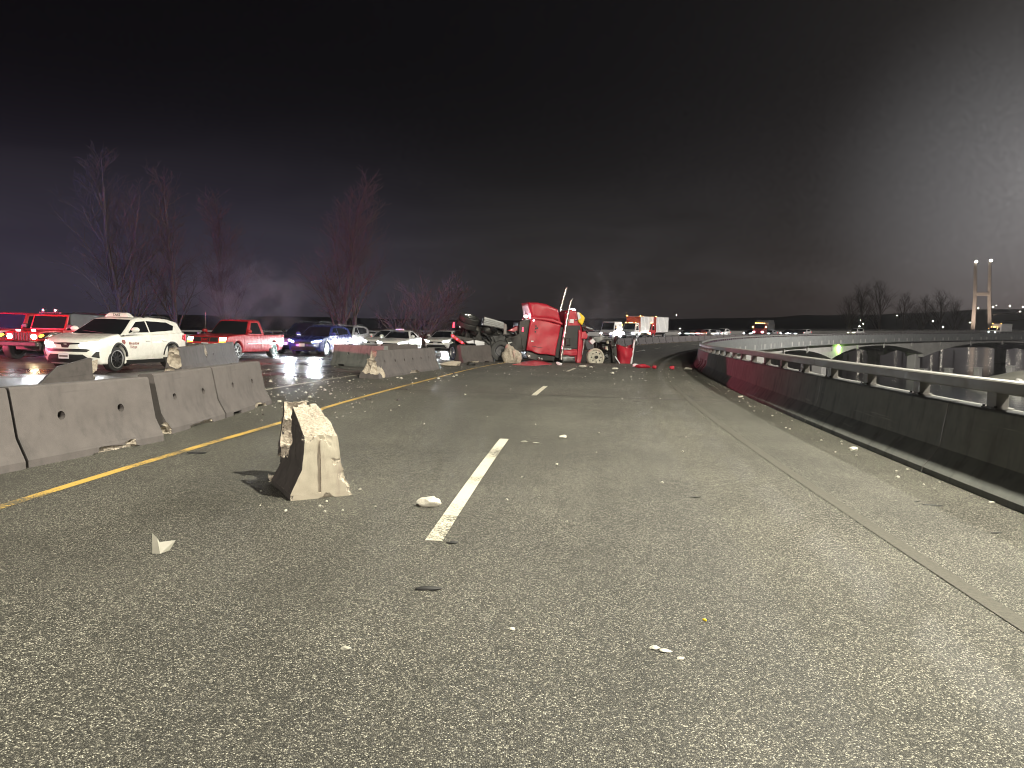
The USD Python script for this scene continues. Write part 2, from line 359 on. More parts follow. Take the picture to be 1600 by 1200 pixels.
# ------------------------------------------------------------------ asphalt
def asphalt():
    nodes = {
        'g': ('geometry', {}), 'sep': ('separate_xyz', {}), 'flat': ('combine_xyz', {'z': 0.0}),
        'dist': ('vector_math', {'math_type': 'distance', 'vector2': (CX, CY, 0.0)}),
        'wet': ('map_range', {'range_type': 'smoothstep', 'from_min': R0 + 9.0, 'from_max': R0 + 12.5, 'to_min': 0.0, 'to_max': 1.0, 'clamp': True}),
        # aggregate: one tone per stone
        'v': ('voronoi_texture', {'scale': 160.0, 'feature': 'f1', 'randomness': 1.0}), 'vs': ('separate_color', {}),
        'ramp': ('rgb_ramp', {'ramp': [(0.0, (0.026, 0.025, 0.022)), (0.42, (0.060, 0.057, 0.049)), (0.66, (0.112, 0.105, 0.09)), (0.84, (0.23, 0.218, 0.188)), (0.95, (0.42, 0.40, 0.34)), (1.0, (0.56, 0.53, 0.455))]}),
        'vd': ('map_range', {'from_min': 0.25, 'from_max': 0.62, 'to_min': 1.0, 'to_max': 0.34, 'clamp': True}),
        'gap': ('mix', {'mix_type': 'multiply', 'fac': 1.0}),
        'fine': ('noise_texture', {'scale': 260.0, 'detail': 2.0}),
        'big': ('noise_texture', {'scale': 0.55, 'detail': 6.0, 'roughness': 0.62}),
        'bigr': ('map_range', {'from_min': 0.3, 'from_max': 0.7, 'to_min': 0.72, 'to_max': 1.22, 'clamp': True}),
        'm1': ('mix', {'mix_type': 'multiply', 'fac': 1.0}), 'm2': ('mix', {'mix_type': 'multiply', 'fac': 1.0}), 'm3': ('mix', {'mix_type': 'multiply', 'fac': 1.0}),
        # wheel tracks drawn out along the lanes, and drips of oil
        'tx': ('math', {'math_type': 'multiply', 'value2': 1.3}), 'ty': ('math', {'math_type': 'multiply', 'value2': 0.05}), 'tv': ('combine_xyz', {'z': 0.0}),
        'tn': ('noise_texture', {'scale': 1.0, 'detail': 4.0, 'roughness': 0.6}), 'tr': ('map_range', {'from_min': 0.3, 'from_max': 0.7, 'to_min': 0.84, 'to_max': 1.12, 'clamp': True}),
        'on': ('noise_texture', {'scale': 1.9, 'detail': 3.0, 'roughness': 0.5, 'distortion': 0.3}), 'or': ('map_range', {'range_type': 'smoothstep', 'from_min': 0.70, 'from_max': 0.80, 'to_min': 1.0, 'to_max': 0.45, 'clamp': True}),
        # sooty, broken-up patches and the smoother wet lanes across the median
        'dk': ('mix', {'mix_type': 'mix', 'color2': (0.034, 0.031, 0.031)}),
        'pud': ('noise_texture', {'scale': 0.32, 'detail': 5.0, 'roughness': 0.6}),
        'pr': ('map_range', {'range_type': 'smoothstep', 'from_min': 0.42, 'from_max': 0.62, 'to_min': 0.0, 'to_max': 1.0, 'clamp': True}),
        'pm': ('math', {'math_type': 'multiply'}),
        'wd': ('math', {'math_type': 'multiply', 'value2': 0.62}),
        'rg': ('map_range', {'from_min': 0.0, 'from_max': 1.0, 'to_min': 0.72, 'to_max': 0.16, 'clamp': True}),
        'rw': ('math', {'math_type': 'multiply_add', 'value2': 0.55, 'value3': 0.0}),
        'wsum': ('math', {'math_type': 'multiply_add', 'value2': 0.5}),
        'bs': ('map_range', {'from_min': 0.0, 'from_max': 1.0, 'to_min': 0.75, 'to_max': 0.12, 'clamp': True}),
        'h': ('math', {'math_type': 'multiply_add', 'value2': -1.0, 'value3': 1.0}),
        'b': ('bump', {'distance': 0.006}),
        'p': ('principled_bsdf', {'specular_ior_level': 0.5})}
    links = [('g.position', 'sep.vector'), ('sep.x', 'flat.x'), ('sep.y', 'flat.y'), ('flat.vector', 'dist.vector1'), ('dist.value', 'wet.value'),
             ('g.position', 'v.vector'), ('v.color', 'vs.color'), ('vs.r', 'ramp.fac'), ('v.distance', 'vd.value'), ('ramp.color', 'gap.color1'), ('vd.result', 'gap.color2'),
             ('g.position', 'big.vector'), ('big.fac', 'bigr.value'), ('gap.color', 'm1.color1'), ('bigr.result', 'm1.color2'),
             ('wet.result', 'wd.value1'), ('dist.value', 'tx.value1'), ('sep.y', 'ty.value1'), ('tx.value', 'tv.x'), ('ty.value', 'tv.y'), ('tv.vector', 'tn.vector'), ('tn.fac', 'tr.value'), ('m1.color', 'm2.color1'), ('tr.result', 'm2.color2'),
             ('g.position', 'on.vector'), ('on.fac', 'or.value'), ('m2.color', 'm3.color1'), ('or.result', 'm3.color2'),
             ('wd.value', 'dk.fac'), ('m3.color', 'dk.color1'), ('dk.color', 'p.base_color'),
             ('g.position', 'pud.vector'), ('pud.fac', 'pr.value'), ('pr.result', 'pm.value1'), ('wet.result', 'pm.value2'),
             ('pm.value', 'wsum.value1'), ('wet.result', 'rw.value1'), ('rw.value', 'wsum.value3'), ('wsum.value', 'rg.value'), ('rg.result', 'p.roughness'),
             ('wet.result', 'bs.value'), ('bs.result', 'b.strength'), ('v.distance', 'h.value1'), ('h.value', 'b.height'), ('b.normal', 'p.normal')]
    return mat('asphalt', nodes, links, surface='p.BSDF')


M['asphalt'] = asphalt()


def paint(name, color, wear):
    nodes = {'g': ('geometry', {}), 'n': ('noise_texture', {'scale': 55.0, 'detail': 4.0, 'roughness': 0.7}), 'n2': ('noise_texture', {'scale': 1.8, 'detail': 3.0}),
             'a': ('math', {'math_type': 'multiply_add', 'value2': 0.75}), 'r': ('map_range', {'range_type': 'smoothstep', 'from_min': wear, 'from_max': wear + 0.16, 'to_min': 0, 'to_max': 1, 'clamp': True}),
             'm': ('mix', {'mix_type': 'mix', 'color1': (0.07, 0.066, 0.056), 'color2': color}), 'b': ('bump', {'strength': 0.4, 'distance': 0.004}),
             'p': ('principled_bsdf', {'roughness': 0.65})}
    links = [('g.position', 'n.vector'), ('g.position', 'n2.vector'), ('n2.fac', 'a.value1'), ('n.fac', 'a.value3'), ('a.value', 'r.value'), ('r.result', 'm.fac'), ('m.color', 'p.base_color'), ('n.fac', 'b.height'), ('b.normal', 'p.normal')]
    return mat(name, nodes, links, surface='p.BSDF')


M['line_white'] = paint('white_road_paint', (0.50, 0.475, 0.40), 0.67)
M['line_worn'] = paint('worn_white_paint', (0.52, 0.49, 0.41), 0.77)
M['line_yellow'] = paint('yellow_road_paint', (0.52, 0.34, 0.075), 0.735)
M['stripe'] = pb('dark_stripe', (0.066, 0.062, 0.053), 0.85, var=0.55, scale=34, bump=0.5, bscale=120)  # darker rough strip running along the right shoulder
M['joint'] = pb('joint_rubber', (0.014, 0.014, 0.014), 0.7, var=0.3)


def ribbon(s, ts, hs, close=False):
    """A sheet over the road: rows at the stations s, columns at offsets ts and heights hs (each may be one list per station)."""
    s = np.asarray(s, float); ts, hs = np.broadcast_to(np.asarray(ts, float), (len(s), np.shape(ts)[-1])), np.broadcast_to(np.asarray(hs, float), (len(s), np.shape(ts)[-1]))
    v = np.stack([surf(s[i], ts[i], hs[i]) for i in range(len(s))]); n = v.shape[1]
    i, j = np.meshgrid(np.arange(len(s) - 1), np.arange(n - (not close)), indexing='ij'); i, j = i.ravel(), j.ravel(); k = (j + 1) % n
    f = np.c_[i * n + j, i * n + k, (i + 1) * n + k, (i + 1) * n + j]
    f = np.vstack([f[:, [0, 1, 2]], f[:, [0, 2, 3]]])
    return trimesh.Trimesh(v.reshape(-1, 3), f, process=False)


def prism(s0, s1, n, ts, hs):
    """A closed bar along the road with the cross-section (ts, hs)."""
    m = ribbon(np.linspace(s0, s1, n + 1), ts, hs, close=True)
    k = len(ts); sec = np.c_[ts, hs]
    cv, cf = trimesh.creation.triangulate_polygon(Polygon(sec), engine='earcut')
    caps = np.array([((sec - q) ** 2).sum(1).argmin() for q in np.asarray(cv)])[cf]
    f = np.vstack([m.faces, caps[:, ::-1], caps + n * k])
    m = trimesh.Trimesh(m.vertices, f, process=False); m.fix_normals()
    return m


S_END, T_OUT = 345.0, 31.0
ss = np.concatenate([np.arange(-40, 60, 1.5), np.arange(60, S_END + 1, 5)])
up = ribbon(ss, np.linspace(-0.5, T_OUT + 0.5, 33), np.zeros(33))
struct('road', up, M['asphalt'], 'dark speckled asphalt of the curving elevated highway', smooth=True)


def line(name, mm, t0, t1, s0, s1, label, step=1.0):
    n = max(2, int((s1 - s0) / step))
    return struct(name, ribbon(np.linspace(s0, s1, n + 1), np.linspace(t0, t1, 3), np.full(3, 0.005)), mm, label)


# the yellow line, set from points of the photograph
yl = np.array([st_of(*at(x, y)[:2]) for x, y in ((0, 793), (150, 746), (300, 701), (455, 656), (525, 632), (640, 601), (770, 570))])
yt = PchipInterpolator(np.r_[-30, yl[:, 0], 60, 340], np.r_[yl[0, 1], yl[:, 1], 9.0, 9.0])
sy = np.r_[np.arange(-20, 60, 0.8), np.arange(60, 335, 4)]
struct('yellow_line', ribbon(sy, np.stack([yt(sy) - 0.055, yt(sy) + 0.055], 1), np.full((len(sy), 2), 0.005)), M['line_yellow'], 'worn yellow edge line along the median barriers')
for k, (a, b, t) in enumerate(((4.6, 9.25, 4.9), (15.8, 18.6, 5.08), (26.6, 29.4, 5.2), (37, 40, 5.2), (47, 50, 5.2), (-7, -3, 4.9))):
    line('lane_dash', M['line_white'], t - 0.062, t + 0.062, a + (0.62 if k == 0 else 0), b, 'white lane dash on the asphalt', 0.5)
line('lane_dash', M['line_worn'], 4.838, 4.962, 4.55, 5.21, 'worn speckled near end of the white lane dash', 0.3)
for k in range(7, 30):
    line('lane_dash', M['line_white'], 5.15, 5.3, k * 10.0 - 12, k * 10.0 - 9, 'white lane dash on the asphalt')
for s in (20.5, 32):
    line('opposite_lane_line', M['line_white'], 14.6, 14.75, s, s + 3.2, 'white lane dash on the far carriageway')
line('opposite_edge_line', M['line_white'], 11.1, 11.22, 12, 40, 'pale edge line on the far carriageway')
line('road_stripe', M['stripe'], 1.47, 1.59, -12, 40, 'dark longitudinal stripe in the shoulder')
sj = np.array([16.2, 16.2]); tt = np.linspace(0.05, 8.4, 40)
jm = ribbon([15.95, 16.02], tt, np.full(40, 0.0045)); struct('expansion_joint', jm, M['joint'], 'thin dark expansion joint across the road')
struct('joint_edge', ribbon([15.86, 15.945], tt[:14], np.full(14, 0.005)), M['concrete'], 'pale lip along the expansion joint')

# ------------------------------------------------------------------ parapet of the inside of the curve
par = thing('bridge_parapet', 'dark concrete bridge parapet with a steel rail on top, curving away on the right', 'parapet')
PT = [0.0, -0.02, -0.19, -0.265, -0.285, -0.50, -0.52, -0.52]
PH = [-0.3, 0.07, 0.30, 0.795, 0.815, 0.815, 0.795, -0.9]
e0 = -14.0
for k in range(80):
    a = e0 + 4.4 * k
    if a > S_END - 5: break
    obj('wall_panel', prism(a + 0.006, a + 4.394, 5 if a < 80 else 2, PT, PH), M['concrete_dark'], par, smooth=25)
    if a < 60:
        obj('joint_filler', prism(a - 0.012, a + 0.012, 1, [0.003, -0.017, -0.187, -0.262, -0.282, -0.4, -0.4], [0.01, 0.072, 0.302, 0.797, 0.82, 0.82, 0.1]), M['galv'], par)
for k in range(-12, 200):
    a = 7.3 + 1.65 * k
    if a > S_END - 3: break
    if a < 40:
        obj('base_plate', prism(a - 0.13, a + 0.13, 1, [-0.31, -0.31, -0.49, -0.49], [0.80, 0.829, 0.829, 0.80]), M['galv'], par)
        obj('post_bolt', [cyl(0.014, surf(a + d_, -0.325, 0.82), surf(a + d_, -0.325, 0.85), 6) for d_ in (-0.105, 0.105)], M['dark_metal'], par)
    if a < 90:
        obj('rail_post', prism(a - 0.085, a + 0.085, 1, [-0.34, -0.34, -0.46, -0.46], [0.80, 0.99, 0.99, 0.80]), M['galv'], par)
    else:
        obj('rail_post', prism(a - 0.085, a + 0.085, 1, [-0.34, -0.34, -0.46, -0.46], [0.80, 0.99, 0.99, 0.80]), M['galv'], par)
for k in range(0, 40):
    a = e0 + 9.0 * k
    if a > S_END - 9: break
    obj('rail', prism(a + 0.004, a + 8.996, 8 if a < 90 else 4, [-0.31, -0.31, -0.325, -0.475, -0.49, -0.49, -0.475, -0.325], [0.995, 1.095, 1.11, 1.11, 1.095, 0.995, 0.98, 0.98]), M['galv'], par, smooth=30)
for s in (30.0, 32.0, 33.5):
    obj('damaged_face', prism(s, s + 0.9, 1, [0.012, 0.0, -0.17, -0.2, -0.2], [0.02, 0.08, 0.32, 0.5, 0.02]), M['concrete'], par, label='chipped face of the parapet')

# the outer parapet
outer = thing('outer_parapet', 'pale concrete parapet with a steel rail, behind the queue of cars', 'parapet')
for k in range(48):
    a = -20 + 7.6 * k
    if a > S_END - 8: break
    obj('wall_panel', prism(a + 0.01, a + 7.59, 4, [T_OUT, T_OUT + 0.02, T_OUT + 0.19, T_OUT + 0.27, T_OUT + 0.5, T_OUT + 0.5], [-0.3, 0.07, 0.3, 0.81, 0.81, -0.6]), M['concrete_pale'], outer, smooth=25)
    obj('rail', prism(a + 0.01, a + 7.59, 4, [T_OUT + 0.32, T_OUT + 0.32, T_OUT + 0.46, T_OUT + 0.46], [0.99, 1.10, 1.10, 0.99]), M['galv'], outer)
for k in range(150):
    a = -18 + 2.4 * k
    if a > S_END - 4: break
    obj('rail_post', prism(a - 0.08, a + 0.08, 1, [T_OUT + 0.34, T_OUT + 0.34, T_OUT + 0.44, T_OUT + 0.44], [0.8, 1.0, 1.0, 0.8]), M['galv'], outer)

# ------------------------------------------------------------------ the viaduct under the road
via = thing('viaduct', 'concrete viaduct with haunched girders carrying the highway round the curve', 'bridge')
obj('deck_slab', prism(-40, S_END, 110, [-0.515, -0.515, T_OUT + 0.45, T_OUT + 0.45], [-0.07, -0.75, -1.1, -0.07]), M['concrete_pale'], via)
PIERS = [-30, 20, 62, 104, 148, 196, 262, 330]
for a, b in zip(PIERS[:-1], PIERS[1:]):
    sg = np.linspace(a + 0.02, b - 0.02, 25); u = (sg - a) / (b - a)
    span = b - a
    dep = 1.5 + 0.047 * span * (np.abs(2 * u - 1) ** 2.2)
    for q, t0 in enumerate((0.25, 9.5, 19.0)):
        ts = np.tile([t0, t0, t0 + 4.2, t0 + 4.2], (25, 1)); hs = np.stack([np.full(25, -0.76), -dep, -dep, np.full(25, -0.80)], 1)
        g = ribbon(sg, ts, hs, close=True)
        g = trimesh.Trimesh(np.vstack([g.vertices]), np.vstack([g.faces, [[0, 2, 1], [0, 3, 2], [96, 97, 98], [96, 98, 99]]]), process=False)
        obj('girder', g, M['concrete_pale'], via)
for a in PIERS:
    for q, t0 in enumerate((1.2, 10.6, 20.2)):
        p = surf(a, t0 + 1.2)
        th = TH0 + a / R0
        c = box(2.4, 2.0, 16.0, (0, 0, 0), 0.12); c.apply_transform(frame((p[0], p[1], p[2] - 3.2 - 8.0), math.pi / 2 - th))
        obj('pier', c, M['concrete_pale'], via)
# brackets standing on the girder face
for k in range(14):
    a = 120 + k * 14.0
    obj('girder_rib', prism(a - 0.2, a + 0.2, 1, [0.246, 0.0, 0.0, 0.246], [-0.77, -0.77, -2.0, -2.2]), M['concrete_pale'], via)

# ------------------------------------------------------------------ ground, river, hills
ZG = -8.6
gx = np.concatenate([np.linspace(-3000, -200, 12), np.linspace(-150, 320, 95), np.linspace(420, 3000, 12)])
gy = np.concatenate([np.linspace(-300, -60, 5), np.linspace(-40, 420, 93), np.linspace(500, 6000, 14)])
GX, GY = np.meshgrid(gx, gy, indexing='ij')


def ground_z(X, Y):
    X, Y = np.clip(np.asarray(X, float), -700, 700), np.clip(np.asarray(Y, float), -700, 2000)
    far = 1 / (1 + np.exp(-(Y - 420) / 20.0))
    isl = 1.62 * np.exp(-(((X - 94) / 17) ** 2 + ((Y - 118) / 12) ** 2) ** 2)
    n = meshkit.fbm(np.stack([X / 9, Y / 9, 0 * X], -1), 4, 3) - 0.5
    left = 1 / (1 + np.exp((X + 30) / 8.0)) * 2.2
    land = np.maximum(1 / (1 + np.exp((X - 60 + 0.0 * Y) / 5.0)) * (1 / (1 + np.exp((Y - 100) / 6.0)) + 1 / (1 + np.exp((X - 12) / 5.0))).clip(0, 1), np.maximum(far, isl))
    return ZG - 2.4 + 2.9 * land + 0.7 * n + left


gz = ground_z(GX, GY)
nx, ny = GX.shape
i, j = np.meshgrid(np.arange(nx - 1), np.arange(ny - 1), indexing='ij'); a = (i * ny + j).ravel()
struct('ground', trimesh.Trimesh(np.stack([GX, GY, gz], -1).reshape(-1, 3), np.vstack([np.c_[a, a + ny, a + ny + 1], np.c_[a, a + ny + 1, a + 1]]), process=False), M['soil'], 'dark ground below the viaduct', smooth=True)
M['water'] = mat('river_water', {'g': ('geometry', {}), 'n': ('noise_texture', {'scale': 0.9, 'detail': 4.0}), 'b': ('bump', {'strength': 0.25, 'distance': 0.12}), 'p': ('principled_bsdf', {'base_color': (0.008, 0.010, 0.011), 'roughness': 0.14})},
                 [('g.position', 'n.vector'), ('n.fac', 'b.height'), ('b.normal', 'p.normal')], surface='p.BSDF')
w = trimesh.Trimesh([[-60, -100, ZG - 0.9], [900, -100, ZG - 0.9], [900, 520, ZG - 0.9], [-60, 520, ZG - 0.9]], [[0, 1, 2], [0, 2, 3]], process=False)
struct('river', w, M['water'], 'black river under the far bridge')
hx = np.linspace(-2600, 3400, 160); ang = np.stack([hx, 2700 + 0 * hx], 1)
hv, hf = [], []
for k, x in enumerate(hx):
    h = 62 + 46 * meshkit.fbm(np.array([x / 420, 0.3, 0.7]), 4, 5) + 25 * np.exp(-((x - 2150) / 700) ** 2) - 22 * np.exp(-((x - 300) / 900) ** 2)
    hv += [(x, 2500, ZG - 3), (x, 2750, h * 0.6 - 12), (x, 3100, h - 16), (x, 3600, ZG - 5)]
for k in range(len(hx) - 1):
    for q in range(3):
        b0 = k * 4 + q; hf += [(b0, b0 + 4, b0 + 5), (b0, b0 + 5, b0 + 1)]
struct('hills', trimesh.Trimesh(hv, hf, process=False), M['ground'], 'low dark hills on the horizon', smooth=True)
SKIP_REST = False

# ------------------------------------------------------------------ concrete median barriers
JP = np.array([(-0.305, 0), (-0.305, 0.075), (-0.19, 0.30), (-0.105, 0.79), (-0.085, 0.81), (0.085, 0.81), (0.105, 0.79), (0.19, 0.30), (0.305, 0.075), (0.305, 0)])


def extrude_x(prof, L, n=1):
    """A (y, z) profile drawn out along x, centred."""
    k = len(prof); xs = np.linspace(-L / 2, L / 2, n + 1)
    v = np.concatenate([np.c_[np.full(k, x), prof] for x in xs])
    cv, cf = trimesh.creation.triangulate_polygon(Polygon(prof), engine='earcut')
    caps = np.array([((prof - q) ** 2).sum(1).argmin() for q in np.asarray(cv)])[cf]
    f = [caps, caps[:, ::-1] + k * n]
    for q in range(n):
        i = np.arange(k); j = (i + 1) % k
        f += [np.c_[q * k + i, q * k + j, q * k + k + j], np.c_[q * k + i, q * k + k + j, q * k + k + i]]
    m = trimesh.Trimesh(v, np.vstack(f), process=False); m.fix_normals()
    return m


def blob(rng, c, size, seed, rough=0.9):
    b = rock(rng, size, 3, rough, 1.0, seed); b.apply_translation(c)
    b = trimesh.Trimesh(b.vertices, b.faces, process=True); b.fix_normals()
    return man(b)


def ang_cut(L, rng, side):
    return None


def jersey(L, holes=(), chips=(), ends=(), notch=True, seed=1):
    """One precast barrier. holes: x of the lifting holes; chips: (x, y, z, size) broken out; ends: +1 / -1 ends broken off ragged."""
    rng = np.random.default_rng(seed)
    Q = man(extrude_x(JP, L, 1))
    for x in holes:
        Q = Q - man(cyl(0.048, (x, -0.5, 0.47), (x, 0.5, 0.47), 14))
    if notch:
        for x in (-0.28 * L, 0.28 * L):
            Q = Q - man(box(0.34 if L < 3 else 0.5, 2, 0.11, (x, 0, 0.0)))
    for k, (x, y, z, r) in enumerate(chips):
        Q = Q - blob(rng, (x, y, z), np.asarray(r) * np.ones(3), seed * 10 + k)
    rag = None
    for e in ends:
        for k in range(7):
            Q = Q - blob(rng, (e * (L / 2 + 0.05 + rng.uniform(-0.10, 0.10)), rng.uniform(-0.25, 0.25), rng.uniform(0.1, 0.85)), rng.uniform(0.16, 0.30, 3), seed * 17 + k, 1.1)
    return unman(Q)


def base_frame(a, b, h=0.0, side=1, half=0.305):
    """Local x runs from point a to b (the near bottom edge); the barrier lies on the left of it (side=1) or right."""
    a, b = np.asarray(a, float), np.asarray(b, float)
    d = b - a; yaw = math.atan2(d[1], d[0]); n = np.array([-math.sin(yaw), math.cos(yaw), 0]) * side * half
    c = (a + b) / 2 + n
    m = frame(c, yaw, 0, -math.atan2(d[2], np.hypot(d[0], d[1])))
    return m, float(np.linalg.norm(d))


def lay(g, t, L, prof=JP, mm='concrete'):
    '''The cast faces and, where concrete broke away, the stony core, as two parts.'''
    edge = Polygon(prof).exterior
    c = g.triangles_center
    d = np.array([edge.distance(Point(y, z)) for y, z in c[:, 1:]])
    endface = (np.abs(np.abs(c[:, 0]) - L / 2) < 0.004)
    hole = (np.abs(c[:, 2] - 0.47) < 0.052) & (np.abs(g.face_normals[:, 0]) + np.abs(g.face_normals[:, 2]) > 0.9) & (np.abs(c[:, 0]) < L / 2 - 0.3)
    broken = (d > 0.004) & ~endface & ~hole
    idx = np.where(broken)[0]
    lumps = []
    if len(idx):
        q = g.submesh([idx], append=True, repair=False)
        for comp in trimesh.graph.connected_components(q.face_adjacency, nodes=np.arange(len(q.faces)), min_len=60):
            lumps.append(idx[comp])
    keep = np.ones(len(c), bool)
    for l_ in lumps: keep[l_] = False
    obj('body', g.submesh([np.where(keep)[0]], append=True, repair=False), M[mm], t, smooth=25)
    for l_ in lumps:
        b = g.submesh([l_], append=True, repair=False).subdivide()
        v = np.array(b.vertices); b.vertices = v + b.vertex_normals * ((meshkit.fbm(v * 14, 3, 4) - 0.5) * 0.02)[:, None]
        obj('broken_face', b, M['broken'], t, smooth=30)


def barrier(p0, p1, label, side=1, lift=0.0, cut=False, **kw):
    m, L = base_frame(at(*p0), at(*p1), side=side)
    mm = kw.pop('mm', 'concrete')
    t = thing('concrete_barrier', label, 'road barrier', m)
    lay(jersey(L, **kw), t, L, mm=mm)
    return t, m, L


ba = at(45, 732); bd = at(255, 690)
dr = (ba - bd) / np.linalg.norm(ba - bd)
mA, LA = base_frame(ba + dr * 2.2, ba + dr * 0.03)
t = thing('concrete_barrier', 'grey concrete median barrier cut off by the left edge of the photo', 'road barrier', mA)
obj('body', jersey(LA, (-0.5, 0.5), (), seed=2), M['concrete'], t, smooth=25)
barrier((45, 731), (256, 689), 'grey concrete barrier with two big round holes and a gouged lower edge', holes=(-0.40, 0.42), chips=((0.22, -0.33, -0.01, (0.30, 0.13, 0.10)), (0.42, -0.33, 0.03, (0.12, 0.1, 0.07)), (0.0, -0.33, -0.03, (0.25, 0.1, 0.06))), notch=False, seed=3)
barrier((266, 679), (352, 654), 'grey concrete median barrier with a crumbled lower left corner, second from the broken end', holes=(-0.42, 0.45), chips=((-1.1, -0.3, 0.05, (0.34, 0.2, 0.16)), (-1.15, -0.2, 0.25, (0.12, 0.16, 0.16)), (0.1, -0.34, -0.02, (0.42, 0.12, 0.12))), notch=False, seed=4)
barrier((354, 653), (424, 631), 'grey concrete median barrier at the end of the standing row, turned slightly away', holes=(-0.4, 0.5), chips=((0.4, -0.33, 0.0, (0.3, 0.1, 0.1)),), seed=5)
# the piece pushed over behind the row, with its stony broken end towards the taxi
tE, mE, LE = barrier((290, 590), (374, 566), 'displaced barrier piece with a stony broken end, behind the standing row beside the pickup', holes=(0.2,), ends=(-1,), chips=((-0.95, -0.2, 0.6, (0.2, 0.2, 0.25)),), seed=6)
# the sloping lump in front of the taxi
mF, LF = base_frame(at(60, 602), at(150, 600))
gF = jersey(LF, (), (), (1,), False, 7)
k = gF.vertices[:, 2] > 0.3
gF.vertices[:, 2] *= np.interp(gF.vertices[:, 0], [-LF / 2, LF / 2], [0.50, 0.80])
gF.vertices[:, 0] += np.where(gF.vertices[:, 0] < 0, 0.9 * gF.vertices[:, 2], 0.12 * gF.vertices[:, 2])
tF = thing('concrete_barrier', 'low slanting barrier fragment with a pale broken end, in front of the taxi', 'road barrier', mF)
gF = gF.subdivide(); fx_ = gF.triangles_center[:, 0]; br = fx_ > np.quantile(gF.vertices[:, 0], 0.999) - 0.24
obj('body', gF.submesh([np.where(~br)[0]], append=True, repair=False), M['concrete'], tF, smooth=25)
bF = gF.submesh([np.where(br)[0]], append=True, repair=False); obj('broken_face', bF, M['broken'], tF, smooth=30)
# the knocked-out run before the wreck
tG, mG, LG = barrier((516, 570), (594, 575), 'barrier piece toned as if in shade, knocked askew beside the blue wagon', holes=(-0.5, 0.5), chips=((0.9, -0.2, 0.1, (0.2, 0.2, 0.2)),), seed=8, mm='concrete_dark')  # separate concrete tone imitates shade on this unlit face
tH, mH, LH = barrier((592, 592), (687, 577), 'long pale barrier with six holes and a smashed end facing the camera', holes=(-2.2, -1.3, -0.45, 0.4, 1.3, 2.2), chips=((0.2, -0.33, 0.0, (0.45, 0.12, 0.13)), (-2.75, -0.3, 0.3, (0.22, 0.2, 0.4)), (-2.85, 0.05, 0.7, (0.25, 0.3, 0.2))), ends=(-1,), notch=False, seed=9)
tI, mI, LI = barrier((600, 566), (655, 566), 'grey barrier lying behind the long smashed one, before the white sedans', holes=(-0.5, 0.5), seed=10)
tJ, mJ, LJ = barrier((724, 567), (771, 566), 'grey barrier standing squarely before the rear wheels of the wrecked truck', holes=(), chips=((-0.3, -0.33, 0.02, (0.35, 0.12, 0.1)),), seed=11)
# a torn upright slab against the cab
rng = np.random.default_rng(12)
p = at(800, 567)
sl = []
for q, (dx, h, w_) in enumerate(((-0.30, 0.50, 0.24), (-0.08, 0.80, 0.30), (0.12, 0.66, 0.27), (0.28, 0.46, 0.20))):
    s_ = rock(rng, (w_, 0.22, h * 0.62), 3, 0.7, 1, q + 40); s_.apply_translation((dx, 0, h * 0.5)); sl.append(s_)
t = thing('concrete_slab', 'jagged pale slab of broken barrier upright between truck wheels and red sleeper', 'rubble', frame(p, 0.15))
obj('body', sl, M['broken'], t, smooth=35)

# the row goes on beyond the crash
proto = None
for k in range(80):
    s = 58 + 3.05 * k
    if s > 300: break
    c = (surf(s, 9.6) + surf(s + 3.0, 9.6)) / 2; th = TH0 + (s + 1.5) / R0
    m = frame(c, math.pi / 2 - th)
    lab, grp = 'concrete barrier in the unbroken row on the median beyond the crash', 'median barriers beyond the crash'
    if proto is None:
        proto = thing('median_barrier', lab, 'road barrier', m, grp); obj('body', jersey(3.0, (-0.7, 0.7), (), (), True, 20), M['concrete'], proto, smooth=25)
    else:
        dup(proto, m, lab, 'road barrier', grp)

# ------------------------------------------------------------------ the upright stump in the lane
rng = np.random.default_rng(5)
pb0 = at(440, 772); pb1 = at(548, 774); pc = at(492, 776)
W_ = 0.60; Hs = 0.86
prof = np.array([(-0.32, 0), (-0.32, 0.07), (-0.20, 0.30), (-0.125, Hs), (0.125, Hs), (0.20, 0.30), (0.32, 0.07), (0.32, 0)])
stump = man(extrude_x(prof, 1.1, 1))
# groove of the end joint
stump = stump - man(box(0.06, 0.035, 1.2, (-0.55, -0.03, 0.66)))
# top knocked off at a slope, lower towards the camera; the back torn away
cutter = box(3, 3, 1.0, (0.0, 0, 0.0)); cutter.apply_translation((0, 0, 0.5)); cutter.apply_transform(trimesh.transformations.rotation_matrix(-0.36, (0, 1, 0))); cutter.apply_translation((-0.55, 0, 0.60))
stump = stump - man(cutter)
for k in range(16):
    z = rng.uniform(0.0, 0.95); x = 0.02 + 0.02 * rng.normal() + (0.16 if z < 0.35 else 0.0)
    stump = stump - blob(rng, (x + 0.25, rng.uniform(-0.3, 0.3), z), rng.uniform(0.15, 0.27, 3), 60 + k, 1.0)
for k in range(6):
    stump = stump - blob(rng, (rng.uniform(-0.6, -0.2), 0.30 + rng.uniform(-0.02, 0.06), 0.10 + 0.13 * k), (0.24, rng.uniform(0.07, 0.13), 0.15), 80 + k, 0.9)
for k, (yy, zz, r) in enumerate(((-0.14, 0.66, 0.10), (-0.02, 0.64, 0.09), (0.10, 0.62, 0.10), (0.16, 0.36, 0.09), (0.24, 0.2, 0.09), (0.31, 0.06, 0.10), (-0.30, 0.03, 0.06), (-0.16, 0.45, 0.05), (0.05, 0.0, 0.09))):
    stump = stump - blob(rng, (-0.60, yy, zz), (r, r * 1.1, r * 1.2), 90 + k, 1.1)
stump = unman(stump.refine_to_length(0.026))
